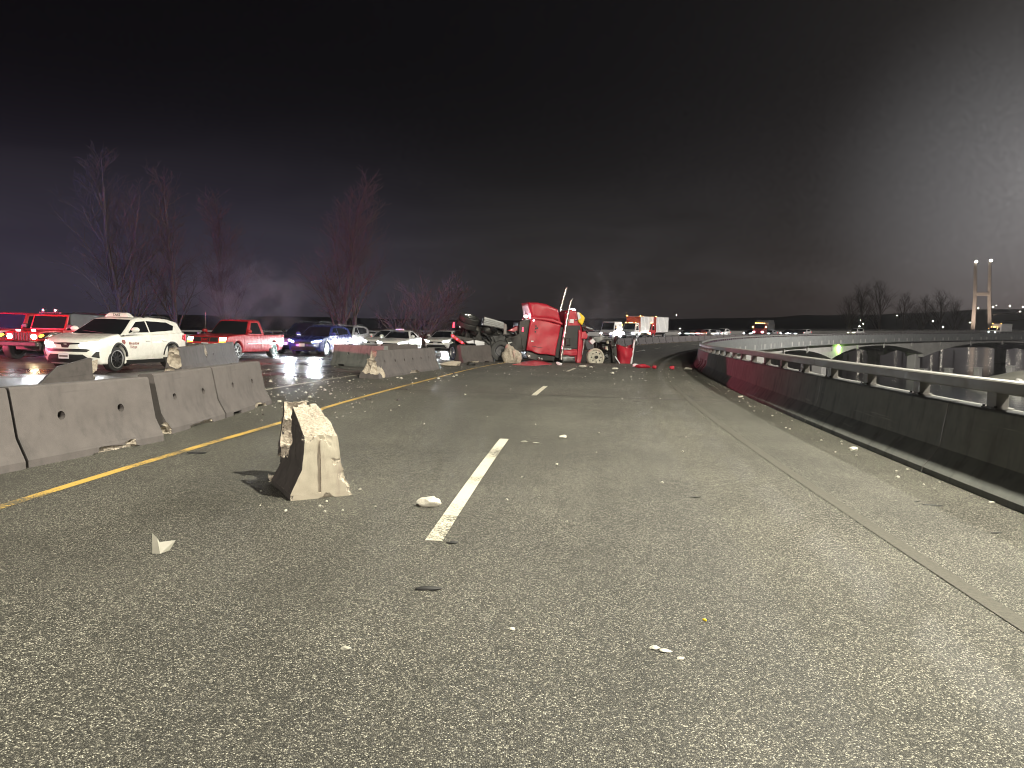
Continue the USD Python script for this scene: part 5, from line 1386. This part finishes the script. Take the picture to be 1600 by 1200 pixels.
# cab: roof, open door, step
slab('cab_shell', [(881, 507), (884, 486), (893, 484), (901, 486), (907, 492), (909, 508), (911, 520), (912, 545), (906, 566), (880, 566)], M['truck_red'], 0.12, 2.0, 0.10, dent=0.08)
slab('door_dark_panel', [(886, 508.5), (907, 508.5), (906, 525), (904.5, 545), (881, 546)], M['black_plastic'], 0.06, 0.3, 0.03)  # solid black slab stands in for the shade inside the cab
slab('cab_seat', [(884, 529), (891, 528), (891.5, 540), (883, 541)], M['dark_metal'], 0.0, 0.4, 0.05)
slab('door_sill', [(881, 544), (893, 545), (893, 547), (880.5, 546.5)], M['steel'], -0.03, 0.3, 0.02)
slab('rocker_panel', [(880, 547), (905, 547.5), (904, 556), (879, 555)], M['truck_red'], 0.0, 0.5, 0.05, dent=0.1)
slab('door_pillar', [(904, 515), (909.5, 517), (911, 550), (908, 567), (900.5, 567), (903, 548)], M['truck_red'], -0.05, 0.5, 0.06, dent=0.08)
rod('grab_handle', [(913.2, 530, -0.10), (911.6, 543, -0.12), (909.8, 554, -0.10)], 0.035, M['steel'])
slab('roof_label', [(890.5, 498.5), (897, 499), (896.5, 505), (890, 504.5)], M['plate'], 0.09, 0.05, 0.01, 0.2, 1)
for x, y in ((888.5, 500.5), (883.5, 489), (900, 500)):
    obj('roof_marker', trimesh.creation.icosphere(1, 0.05).apply_translation(lw(x, y, 0.1)), M['steel'], semi)
for k in range(3):
    obj('roof_lamp', box(0.10, 0.16, 0.09, lw(890 + k * 3.6, 483.4 + 0.3 * k, 0.5 + 0.35 * k), 0.02), M['head_soft'], semi)
slab('sun_visor', [(903, 487), (908, 489), (914.5, 495), (914, 500), (910, 508), (904, 503)], M['yellow'], 0.02, 1.9, 0.05, dent=0.08)
slab('visor_trim', [(901.5, 488), (905, 488), (908, 497), (903.5, 500)], M['plate'], -0.02, 0.4, 0.02)
slab('windscreen_post', [(908, 508), (913, 504), (919, 520), (914, 524)], M['dark_metal'], 0.1, 0.2, 0.03)
rod('mirror_arm', [(909, 510, 0), (918, 511.5, -0.15), (927.5, 515, -0.3)], 0.03, M['aluminium'])
rod('mirror_arm', [(912, 516, 0), (920, 517, -0.1), (927, 516, -0.3)], 0.025, M['aluminium'])
slab('mirror_shell', [(916, 509.5), (926, 513), (928, 516), (921, 515.5), (915, 512.5)], M['aluminium'], -0.3, 0.25, 0.04)
slab('fuel_tank', [(877.5, 556), (886, 555), (899, 557), (900, 566.5), (878, 567)], M['aluminium'], -0.1, 0.65, 0.12, dent=0.14)
slab('fender_piece', [(908.5, 519), (915, 518), (919, 524), (917, 530), (908, 529.5)], M['truck_red'], -0.15, 0.7, 0.05, dent=0.12)
# front axle and engine
wheel_at(lw(930, 558.5, -0.15), (0.12, -1, 0.10), 0.455, 0.27, 0.40, 'dusty', 'dusty')
hubc = lw(930, 558.5, -0.15) + np.array([0.12, -1, 0.10]) * 0.15
for k in range(8):
    a = k * math.pi / 4; c = hubc + 0.25 * np.array([math.cos(a), 0.03, math.sin(a)])
    obj('hand_hole', cyl(0.032, c + [0, 0.05, 0], c - [0, 0.012, 0], 12), M['ink'], semi)
obj('hub_cap', cyl(0.085, hubc + [0, 0.08, 0], hubc - [0.0, 0.05, 0], 16), M['dark_metal'], semi)
rng = np.random.default_rng(31)
slab('engine_block', [(941, 538), (963, 536), (964, 571), (944, 572)], M['dark_metal'], 0.35, 1.2, 0.08, dent=0.35)
slab('radiator', [(954, 533), (962, 532), (966, 565), (958, 567)], M['dark_metal'], 0.0, 0.25, 0.03, dent=0.12)
for k in range(9):
    a = (rng.uniform(942, 963), rng.uniform(534, 566), rng.uniform(-0.2, 0.3)); b = (a[0] + rng.uniform(-9, 9), a[1] + rng.uniform(-6, 10), a[2] + rng.uniform(-0.3, 0.2)); c = (b[0] + rng.uniform(-6, 6), min(b[1] + rng.uniform(-2, 8), 571), b[2])
    rod('torn_hose', [a, b, c], rng.uniform(0.02, 0.05), M['rubber' if k % 2 else 'dark_metal'], 6)
for k in range(14):
    px, py = rng.uniform(925, 964), rng.uniform(524, 545) if k < 8 else rng.uniform(545, 571)
    if px < 945 and py > 543: px += 22
    g = rock(rng, rng.uniform(0.08, 0.22, 3) * [1.5, 0.6, 0.7], 1, 0.9, 1, k); g.apply_transform(trimesh.transformations.euler_matrix(*rng.uniform(0, 3, 3))); g.apply_translation(lw(px, py, rng.uniform(-0.1, 0.5)))
    obj('torn_bracket', g, M[('aluminium', 'dark_metal', 'dusty', 'dark_metal')[k % 4]], semi, smooth=25)
slab('crushed_fender', [(925, 527), (938, 525.5), (960, 528), (961, 531), (944, 531), (934, 536), (926, 533)], M['aluminium'], -0.1, 0.7, 0.04, dent=0.22)
slab('battery_box', [(921, 533), (927, 529), (931, 534), (925, 539)], M['plate'], -0.15, 0.3, 0.03, dent=0.08)
rod('tie_rod', [(943, 566, -0.1), (955, 571, -0.3), (966, 573, -0.4)], 0.04, M['dark_metal'])
# the hood, torn off and standing like a bucket
n1, n2 = 34, 9
hv, hf = [], []
for j_ in range(n2):
    v_ = j_ / (n2 - 1)
    for i_ in range(n1):
        a = math.radians(-205 + 300 * i_ / (n1 - 1))
        c = lw(977 - 2 * v_, 541 + 28 * v_, 0.2)
        r_ = (0.47 - 0.17 * v_) * (1 + 0.22 * (meshkit.fbm(np.array([math.cos(a) * 1.6, math.sin(a) * 1.6, v_ * 2]), 3, 3) - 0.5) * 2)
        hv.append(c + np.array([r_ * math.cos(a), r_ * math.sin(a) * 0.9, 0.10 * math.sin(2 * a + 1) * (1 - v_)]))
for j_ in range(n2 - 1):
    for i_ in range(n1 - 1):
        q = j_ * n1 + i_; hf += [(q, q + 1, q + n1 + 1), (q, q + n1 + 1, q + n1)]
hv = np.array(hv); hs_ = trimesh.Trimesh(hv, np.array(hf), process=False)
obj('hood', sheet(hv, np.array(hf), 0.035, hs_.vertex_normals), M['truck_red'], semi, smooth=50)
rod('hood_trim', [(991.5, 530, 0.1), (990, 541, -0.1), (988, 556, -0.1), (986, 569, -0.05)], 0.05, M['plate'])
rod('hood_strut', [(961, 557, -0.1), (965, 563, -0.15), (969, 569, -0.15)], 0.03, M['plate'])
obj('bumper_end', rock(rng, (0.13, 0.2, 0.24), 2, 0.7, 1, 77).apply_translation(lw(991, 534, 0.2)), M['aluminium'], semi, smooth=40)
# the rear chassis rolled on its side
slab('chassis_guard', [(714, 514), (740, 509), (765, 507), (798, 519), (818, 536), (808, 556), (782, 558), (742, 552), (716, 553), (708, 532)], M['dark_metal'], 0.62, 0.9, 0.10, dent=0.45)
slab('rear_quarter', [(735, 540), (770, 523), (800, 522), (815, 532), (812, 552), (796, 562), (770, 556)], M['black_plastic'], 0.2, 0.5, 0.08, dent=0.35)
for y, dz in ((0.15, 0), (1.0, -5)):
    P0, P1 = lw(708, 528 + dz, y), lw(815, 546 + dz, y)
    d = P1 - P0; g = box(np.linalg.norm(d), 0.12, 0.30, (0, 0, 0), 0.02); ang = math.atan2(d[2], d[0]); g.apply_transform(trimesh.transformations.rotation_matrix(-ang, (0, 1, 0))); g.apply_translation((P0 + P1) / 2)
    obj('frame_rail', g, M['dark_metal'], semi)
for px in (716, 738, 762, 790, 806):
    P0 = lw(px, 529 + (px - 708) * 0.168, 0.2); obj('cross_member', cyl(0.07, P0, P0 + [0, 0.85, 0.14], 10), M['dark_metal'], semi)
ax = np.array([0.30, -0.34, 0.90])
top_ = lw(731, 503.5, 0.1)
for k, o in enumerate((0.0, 0.30)): wheel_at(top_ + ax / np.linalg.norm(ax) * (o - 0.10), ax, 0.50, 0.27, 0.29, 'steel')
wheel_at(lw(723, 553, 0.0), (-0.92, -0.38, -0.05), 0.50, 0.30, 0.29, 'steel'); wheel_at(lw(711, 551, 0.5), (-0.92, -0.38, -0.05), 0.48, 0.30, 0.29, 'steel')
wheel_at(lw(783, 548.5, -0.05), (-0.22, -0.96, 0.06), 0.53, 0.30, 0.31, 'dark_alloy'); wheel_at(lw(793, 548.5, 0.55), (-0.62, -0.78, 0.06), 0.52, 0.30, 0.31, 'steel')
obj('axle_tube', cyl(0.10, lw(731, 506, 0.2), lw(724, 553, 0.3), 14), M['dark_metal'], semi, smooth=40)
obj('axle_tube', cyl(0.10, lw(770, 508, 0.7), lw(783, 548, 0.3), 14), M['dark_metal'], semi, smooth=40)
dif = trimesh.creation.icosphere(2, 0.27); dif.apply_scale((1.1, 0.9, 0.95)); dif.apply_translation(lw(761, 516, 0.25)); obj('differential', dif, M['dark_metal'], semi, smooth=40)
obj('drive_shaft', cyl(0.06, lw(762, 517, 0.3), lw(812, 536, 0.6), 12), M['dark_metal'], semi, smooth=40)
fd = slab('quarter_fender', [(756.5, 494.5), (760, 495), (787, 503), (793, 512), (791, 519), (785, 514.5), (754.5, 508.5)], M['aluminium'], -0.05, 0.75, 0.05)
for k in range(4):
    f0 = 0.18 + 0.2 * k
    a0, b0 = (756.5 - 2 * f0, 494.5 + 13.5 * f0), (787 + 1.0 * f0, 503 + 11.5 * f0)
    slab('fender_rib', [a0, b0, (b0[0], b0[1] + 1.3), (a0[0], a0[1] + 1.3)], M['aluminium'], -0.085, 0.06, 0.01, 0.3, 1, parent=fd)
slab('fender_bracket', [(788, 505), (792, 507), (791.5, 522), (786.5, 523)], M['galv'], -0.1, 0.12, 0.02)
slab('white_cover', [(728, 533.5), (740, 531.5), (741, 536.5), (731, 536.5)], M['plate'], -0.25, 0.25, 0.03, dent=0.08)
slab('white_cover', [(742, 531.5), (756.5, 534.5), (756.5, 540), (745, 540.5), (741.5, 536)], M['plate'], -0.27, 0.25, 0.03, dent=0.08)
bar = slab('bumper_bar', [(704.5, 522), (708, 522), (729, 538.5), (727, 541.5), (705, 527)], M['red_plastic'], -0.1, 0.25, 0.02)
for a, b in ((707.5, 525), (714, 530), (722, 535)):
    obj('tail_lamp', trimesh.creation.icosphere(1, 0.05).apply_translation(lw(a, b, -0.14)), M['tail'], bar)
slab('marker_stalk', [(708, 503.5), (710.5, 503.5), (710, 512), (707.5, 512)], M['tail'], 0.1, 0.08, 0.01)
slab('cross_plate', [(718, 509.5), (742, 512.5), (742, 514), (718, 511.5)], M['steel'], -0.1, 0.2, 0.01)
for k in range(22):
    px = rng.uniform(716, 812); py = rng.uniform(512, 548) if px > 740 else rng.uniform(514, 545)
    g = box(*rng.uniform(0.10, 0.42, 3), (0, 0, 0), 0.02) if k % 3 else cyl(rng.uniform(0.06, 0.15), (0, 0, -0.25), (0, 0, 0.25), 12)
    g.apply_transform(trimesh.transformations.euler_matrix(*rng.uniform(-0.6, 0.6, 3))); g.apply_translation(lw(px, py, rng.uniform(0.0, 0.8)))
    obj('chassis_fitting', g, M[('dark_metal', 'dark_metal', 'black_plastic', 'aluminium')[k % 4 if k % 8 == 3 or k % 4 != 3 else 0]], semi, smooth=30)
for k in range(6):
    a = rng.uniform(715, 800)
    rod('air_line', [(a, rng.uniform(515, 530), 0.0), (a + rng.uniform(4, 14), rng.uniform(525, 545), -0.1), (a + rng.uniform(8, 22), rng.uniform(530, 555), 0.1)], 0.022, M['rubber'], 6)
slab('mud_flap', [(790, 528), (813, 522), (818, 545), (804, 553), (793, 545)], M['dark_metal'], 0.1, 0.5, 0.04, dent=0.2)
slab('side_step', [(784, 538.5), (800, 534), (800.5, 535.5), (784.5, 540)], M['steel'], -0.15, 0.2, 0.01)
rod('lamp_stalk', [(823, 508, 0.4), (822, 500, 0.4), (822, 496, 0.4)], 0.025, M['dark_metal'])
obj('work_lamp', trimesh.creation.icosphere(2, 0.075).apply_translation(lw(822, 494.5, 0.35)), M['white_lamp'], semi)
slab('side_marker', [(816, 511), (818.2, 511), (818, 518), (815.8, 518)], M['tail'], 0.1, 0.08, 0.01)
slab('headboard', [(793, 517), (806, 510), (820, 509), (820, 517), (806, 519)], M['truck_red'], 0.6, 0.3, 0.04, dent=0.12)

# what lies round the wreck
def scrap(px, py, size, label, mm, name='metal_scrap', seed=0, yaw=0.0, flat=False):
    rng = np.random.default_rng(seed + 900)
    g = rock(rng, size, 2, 0.9, 1, seed)
    g.apply_translation((0, 0, size[2] * 0.75)); p = at(px, py)
    t = tag(obj(name, g, M[mm], '/World', smooth=25), label, 'debris')
    UsdGeom.Xformable(t).AddTransformOp().Set(Gf.Matrix4d(*frame(p, yaw).T.ravel().tolist()))


pp = [at(*q) + [0, 0, 0.03] for q in ((801, 570.5), (822, 565), (846, 564), (862, 569.5), (836, 571.5))]
nv = np.array(pp); 
g = sheet(np.vstack([nv, nv.mean(0) + [0, 0, 0.12]]), np.array([(i, (i + 1) % 5, 5) for i in range(5)]), 0.025, np.array([0, 0, 1.0]))
tag(obj('body_panel', g, M['truck_red']), 'torn red body panel flat on the road below the sleeper', 'debris')
scrap(1004, 575, (0.40, 0.16, 0.10), 'red and pale strip of bodywork right of the hood', 'truck_red', seed=1)
scrap(993, 573, (0.16, 0.12, 0.09), 'pale crumpled metal piece just right of the hood', 'plate', seed=2)
scrap(1022, 576, (0.11, 0.09, 0.09), 'small red piece between the red strip and the parapet', 'truck_red', seed=3)
scrap(1050, 577.5, (0.13, 0.10, 0.10), 'red piece nearer the parapet, alone on the lane', 'truck_red', seed=4)
scrap(1075, 578.5, (0.22, 0.12, 0.07), 'pale scrap heap at the foot of the red-lit parapet', 'chalk', seed=5)
scrap(873, 570.5, (0.16, 0.12, 0.09), 'white scrap under the exhaust stack', 'plate', seed=6)
scrap(909, 574, (0.20, 0.12, 0.06), 'white scrap left of the dusty front wheel', 'chalk', seed=7)
scrap(923, 575, (0.10, 0.1, 0.05), 'small white scrap at the bottom of the dusty wheel', 'chalk', seed=8)
scrap(962, 577.5, (0.14, 0.1, 0.05), 'white chip on the asphalt in front of the torn engine', 'chalk', seed=9)
scrap(706, 572.5, (0.45, 0.25, 0.12), 'low heap of rubble left of the wrecked wheels', 'broken', 'rubble_heap', 10)
scrap(735, 571, (0.20, 0.14, 0.08), 'dark scrap before the square grey barrier', 'dark_metal', seed=11)
scrap(957, 584, (0.07, 0.06, 0.04), 'white crumb on the lane below the torn engine', 'chalk', seed=12)
scrap(1005, 548, (0.16, 0.05, 0.05), 'pale stick on the dark road beyond the hood', 'plate', seed=13)

# ------------------------------------------------------------------ trees, bare in winter
def tubes(P, R, n):
    """Many tapered tubes at once: P (branches, points, 3), R (branches, points)."""
    P, R = np.asarray(P), np.asarray(R)
    T = np.gradient(P, axis=1); T /= np.linalg.norm(T, axis=2, keepdims=True) + 1e-12
    up = np.where(np.abs(T[..., 2:].mean(1, keepdims=True)) < 0.8, np.array([0, 0, 1.0]), np.array([1.0, 0, 0]))
    a = np.cross(T, up); a /= np.linalg.norm(a, axis=2, keepdims=True) + 1e-12; b = np.cross(T, a)
    an = np.arange(n) * 2 * np.pi / n
    v = P[:, :, None] + R[:, :, None, None] * (np.cos(an)[:, None] * a[:, :, None] + np.sin(an)[:, None] * b[:, :, None])
    m, k = P.shape[:2]
    i = np.arange(n); j = (i + 1) % n
    f = np.concatenate([np.vstack([np.c_[q * n + i, q * n + n + i, q * n + j], np.c_[q * n + j, q * n + n + i, q * n + n + j]]) for q in range(k - 1)])
    return trimesh.Trimesh(v.reshape(-1, 3), (f[None] + (np.arange(m) * k * n)[:, None, None]).reshape(-1, 3), process=False)


def tree_mesh(seed, H, spread=0.28, lean=0.0, r0=0.28, twigs=4, multi=1):
    """A bare winter tree: one trunk, steep limbs, then three more orders of branches."""
    rng = np.random.default_rng(seed)
    got = {k: ([], []) for k in range(5)}
    def grow(p, d, L, r, lev):
        n = 4 if lev < 2 else 2
        w = rng.normal(0, 0.05 + 0.04 * lev, (n, 3)); w[:, 2] += 0.05 if lev else 0.0
        dd = d + np.cumsum(w, 0); dd /= np.linalg.norm(dd, axis=1, keepdims=True)
        pts = np.vstack([p, p + np.cumsum(dd * (L / n), 0)])
        got[lev][0].append(pts); got[lev][1].append(np.linspace(r, r * (0.42 if lev < 3 else 0.35), n + 1))
        if lev >= 4: return
        kids = (16, 7, 5, twigs)[lev]
        F_ = 0.25 + 0.75 * (np.arange(kids) + rng.random(kids)) / kids; az = rng.uniform(0, 2 * math.pi, kids); up_ = rng.uniform(1.1, 2.0, kids) if lev == 0 else rng.uniform(0.55, 1.3, kids)
        for k in range(kids):
            i_ = F_[k] * n; i0 = min(int(i_), n - 1); b = pts[i0] + (pts[i0 + 1] - pts[i0]) * (i_ - i0)
            nd = dd[i0] * up_[k] + np.array([math.cos(az[k]), math.sin(az[k]), 0.12]) * 0.75; nd /= np.linalg.norm(nd)
            nl = H * spread * (1.3 - 0.85 * F_[k]) if lev == 0 else L * rng.uniform(0.38, 0.62)
            grow(b, nd, nl, max(r * (0.40 if lev == 0 else 0.5) * (1.1 - 0.5 * F_[k]), 0.011), lev + 1)
    for m_ in range(multi):
        d0 = np.array([lean + (0.16 * (m_ - 0.5) if multi > 1 else 0), 0, 1.0]); d0 /= np.linalg.norm(d0)
        grow(np.array([0.35 * m_, 0.2 * m_, 0.0]), d0, H * (0.9 - 0.12 * m_), r0 * (1 - 0.2 * m_), 0)
    return tubes(*got[0], 7), trimesh.util.concatenate([tubes(*got[1], 4), tubes(*got[2], 3), tubes(*got[3], 3), tubes(*got[4], 3)])


def tree(px, top, d, label, seed, **kw):
    X = (px - 800) / F * d; zb = float(ground_z(X, d)); zt = (HZ - top) / F * d
    tr, cr = tree_mesh(seed, zt - zb, **kw)
    t = thing('bare_tree', label, 'tree', frame((X, d, zb - 0.2)), None)
    obj('trunk', tr, M['bark'], t, smooth=40); tag(obj('crown', cr, M['bark'], t), None, None, None, 'stuff')
    return t


tree(196, 262, 66, 'bare tall tree with a forked stem behind the white taxi', 3, lean=0.02, multi=2)
tree(281, 280, 70, 'bare straight tree between the taxi and the red pickup', 4, spread=0.26)
tree(357, 318, 74, 'bare smaller tree rising behind the red pickup cab', 5, spread=0.3, r0=0.2)
tA_ = tree(527, 268, 72, 'tallest bare tree, reddish, behind the blue and silver cars', 6, spread=0.27, r0=0.32)
tree(558, 318, 74, 'bare reddish tree close to the right of the tallest one', 7, spread=0.3, r0=0.22)
tree(580, 430, 62, 'low leaning bare tree with bright red-lit branches over the white sedans', 8, lean=0.75, spread=0.45, r0=0.16)
fs = []
for k, (px, top, d) in enumerate(((1345, 452, 330), (1372, 448, 345), (1325, 470, 320), (1410, 466, 350), (1440, 470, 360), (1468, 462, 370), (1490, 474, 380))):
    X = (px - 800) / F * d; zb = -8.0; h = (HZ - top) / F * d - zb
    if k < 2:
        tr, cr = tree_mesh(50 + k, 25.0, 0.42, r0=0.4, twigs=4)
        t = thing('bank_tree', 'bare tree in the dim clump on the far river bank', 'tree', frame((X, d, zb), 0, 0, 0, h / 25), 'trees on the far bank')
        obj('trunk', tr, M['bark'], t); tag(obj('crown', cr, M['bark'], t), None, None, None, 'stuff'); fs.append(t)
    else:
        dup(fs[k % 2], frame((X, d, zb), k * 1.1, 0, 0, h / 25), 'bare tree in the dim clump on the far river bank', 'tree', 'trees on the far bank')

# ------------------------------------------------------------------ far bridge tower, lamps, rocks
dP = 1080.0
def far_pt(px, py, d): return np.array([(px - 800) / F * d, d * 1.0, (HZ - py) / F * d])
tow = thing('bridge_tower', 'pale two-legged bridge tower with a cross beam and lit tips', 'tower', frame(far_pt(1530, 518, dP)))
o_ = far_pt(1530, 518, dP)
L0, L1, R0_, R1 = far_pt(1517.5, 520, dP) - o_, far_pt(1517, 412, dP) - o_, far_pt(1546, 520, dP) - o_, far_pt(1539.5, 410, dP) - o_
for a, b, kink in ((L0, L1, far_pt(1519, 468, dP) - o_), (R0_, R1, far_pt(1541, 462, dP) - o_)):
    for p, q, w0, w1 in ((a - [0, 0, 12], kink, 3.4, 3.0), (kink, b, 3.0, 2.2)):
        obj('leg', cyl(w0, p, q, 4, w1), M['concrete_pale'], tow)
    obj('tip_lamp', trimesh.creation.icosphere(1, 2.0).apply_translation(b + [0, -2, 1.5]), M['far_lamp'], tow)
P0, P1 = far_pt(1519, 460.5, dP) - o_, far_pt(1541, 459.5, dP) - o_
obj('cross_beam', box(np.linalg.norm(P1 - P0), 4, 4.6, (P0 + P1) / 2, 0.3), M['concrete_pale'], tow)
for a, b in (((1548, 492), (1640, 484)), ((1548, 503), (1640, 497))):
    obj('deck_edge', tube([far_pt(*a, dP + 4) - o_, far_pt(*b, dP + 4) - o_], 0.9, 4), M['concrete_pale'], tow)
for px in (1518, 1543):
    p = far_pt(px + 6, 520, dP - 40)
    sphere_light(numbered('/World', 'tower_flood_light'), p, 60000, (1.0, 0.74, 0.58), 0.4, (50, 0.6), (-0.1, 0.6, 0.8))
for k, (px, py, d, r) in enumerate(((1455, 502, 520, 0.42), (1471, 511, 500, 0.42), (1525, 481.5, 900, 0.55), (1547.5, 480, 900, 0.7), (1552.5, 478, 1400, 0.5), (1573.5, 478.5, 900, 0.7), (1594, 480, 900, 0.7), (1590, 487, 850, 0.6), (1399, 493, 620, 0.4), (1343, 500.5, 600, 0.35), (1347, 506, 600, 0.35), (1341, 510, 420, 0.4), (1056, 492.5, 700, 0.35), (1062, 513.5, 500, 0.3), (1513, 504, 600, 0.35), (1577, 515, 300, 0.3))):
    p = far_pt(px, py, d)
    t = thing('street_lamp', 'small distant white lamp on the dark far shore', 'street lamp', frame(p), 'distant lamps on the far shore')
    obj('lamp_head', trimesh.creation.icosphere(1, r), M['far_lamp'], t)
    zb = -6.0 if d < 560 else p[2] - 9
    obj('pole', cyl(0.12, (0, 0.3, 0), (0, 0.3, zb - p[2]), 6), M['galv'], t)
# lamp posts of the road itself (just outside the frame)
for p, lab in ((LAMP_A, 'tall street lamp outside the right parapet, close by'), (LAMP_C, 'tall street lamp outside the right parapet, behind the camera'), (LAMP_E, 'tall street lamp outside the right parapet, further ahead'), (LAMP_B, 'high lamp mast on the river bank to the right')):
    far = p is LAMP_B
    zb = float(ground_z(p[0], p[1]))
    t = thing('lamp_mast' if far else 'lamp_post', lab, 'street lamp', frame((p[0] + (0 if far else 1.6), p[1], zb)))
    h = p[2] - zb + 0.25
    obj('pole', tube([(0, 0, 0), (0, 0, h - 0.4), (0, 0, h), (-0.5 if not far else -0.1, 0, h + 0.1), (-1.9 if not far else -0.3, 0, h + 0.14)], [0.16, 0.09, 0.08, 0.06, 0.05], 10), M['galv'], t, smooth=40)
    obj('lamp_head', box(0.9 if not far else 1.6, 0.35, 0.14, ((-1.9 if not far else 0), 0, h + (0.12 if not far else 0.9)), 0.04), M['galv'], t)
# green navigation lamp under the far span
pg = surf(152.5, 0.12, -1.55)
t = thing('navigation_lamp', 'bright green lamp fixed to the far viaduct girder', 'lamp', frame(pg))
obj('lens', trimesh.creation.icosphere(2, 0.16), M['green_lamp'], t); obj('bracket', box(0.3, 0.3, 0.14, (0, 0, 0.24), 0.03), M['galv'], t)
sphere_light(str(t.GetPath()) + '/lamp_glow', (-0.1, -0.25, -0.25), 420, (0.45, 1.0, 0.16), 0.12)
# old pile heads in the river and the stone island
for k, (px, py, d) in enumerate(((1443, 578, 150), (1483, 577, 150), (1529, 576, 150), (1580, 573.5, 140))):
    p = far_pt(px, py, d)
    t = thing('river_pier', ('dim square pier stub in the river, left of three fainter ones', 'dim pier stub in the river, second from the left', 'dim pier stub in the river, nearest the stone island', 'paler pier stub standing behind the stone island')[k], 'pier', frame((p[0], p[1], ZG - 3), 0.4))
    obj('shaft', box(1.15, 1.15, p[2] - ZG + 3, (0, 0, (p[2] - ZG + 3) / 2), 0.1), M['concrete_pale'], t); obj('cap', box(1.35, 1.35, 0.3, (0, 0, p[2] - ZG + 3.15), 0.05), M['concrete_pale'], t)
rng = np.random.default_rng(8)
rk = [rock(np.random.default_rng(500 + q), (1, 0.8, 0.65), 2, 0.7, 1, q) for q in range(6)]
pr_ = {}
for k in range(90):
    a = rng.uniform(-2.9, 0.4); rr = rng.uniform(0.80, 1.15)
    X, Y = 94 + 16.5 * rr * math.cos(a), 118 + 11.5 * rr * math.sin(a)
    if X > 104: continue
    m = frame((X, Y, float(ground_z(X, Y)) + rng.uniform(0.0, 0.5)), rng.uniform(0, 6), 0, 0, rng.uniform(0.35, 1.05)); q = k % 6
    if q in pr_: dup(pr_[q], m, 'rough boulder on the shore of the stone island', 'boulder', 'boulders round the stone island')
    else:
        t = thing('boulder', 'rough boulder on the shore of the stone island', 'boulder', m, 'boulders round the stone island'); obj('stone', rk[q], M['rock'], t, smooth=25); pr_[q] = t

# ------------------------------------------------------------------ drifting smoke
def smoke(name, c, size, dens, label, seed, color=(0.8, 0.8, 0.8)):
    M[name] = mat(name, {'tc': ('texture_coordinate', {}), 'g': ('geometry', {}), 'n': ('noise_texture', {'scale': 0.38, 'detail': 5.0, 'roughness': 0.58, 'distortion': 0.7}),
                         'ln': ('vector_math', {'math_type': 'length'}), 'sc': ('vector_math', {'math_type': 'divide', 'vector2': tuple(size)}),
                         'f': ('map_range', {'range_type': 'smoothstep', 'from_min': 1.0, 'from_max': 0.25, 'to_min': 0.0, 'to_max': 1.0, 'clamp': True}),
                         'nr': ('map_range', {'range_type': 'smoothstep', 'from_min': 0.42, 'from_max': 0.75, 'to_min': 0.0, 'to_max': dens, 'clamp': True}),
                         'm': ('math', {'math_type': 'multiply'}), 'v': ('principled_volume', {'color': color, 'anisotropy': 0.2})},
                  [('tc.object', 'n.vector'), ('tc.object', 'sc.vector1'), ('sc.vector', 'ln.vector1'), ('ln.value', 'f.value'), ('n.fac', 'nr.value'), ('nr.result', 'm.value1'), ('f.result', 'm.value2'), ('m.value', 'v.density')], volume='v.volume')
    g = trimesh.creation.icosphere(3); g.apply_scale(size)
    t = struct('smoke', g, M[name], label, kind='stuff')
    UsdGeom.Xformable(t).AddTransformOp().Set(Gf.Matrix4d(*frame(c).T.ravel().tolist()))


smoke('steam_grey', (-24.5, 66, 2.6), (7.0, 4.5, 5.4), 0.42, 'pale steam drifting up behind the red pickup', 1)
smoke('steam_right', (5.9, 50, 2.0), (3.6, 3.0, 3.4), 0.10, 'thin reddish steam rising right of the wreck', 2)

# ------------------------------------------------------------------ damp night air
HAZE = 0.00011
M['haze'] = mat('night_haze', {'v': ('principled_volume', {'color': (0.9, 0.9, 0.92), 'density': HAZE, 'anisotropy': 0.62})}, [], volume='v.volume')
hz_ = box(4600, 4700, 130, (400, 1650, 130 / 2 - 14.0))
struct('haze', hz_, M['haze'], 'thin damp night haze', kind='stuff')
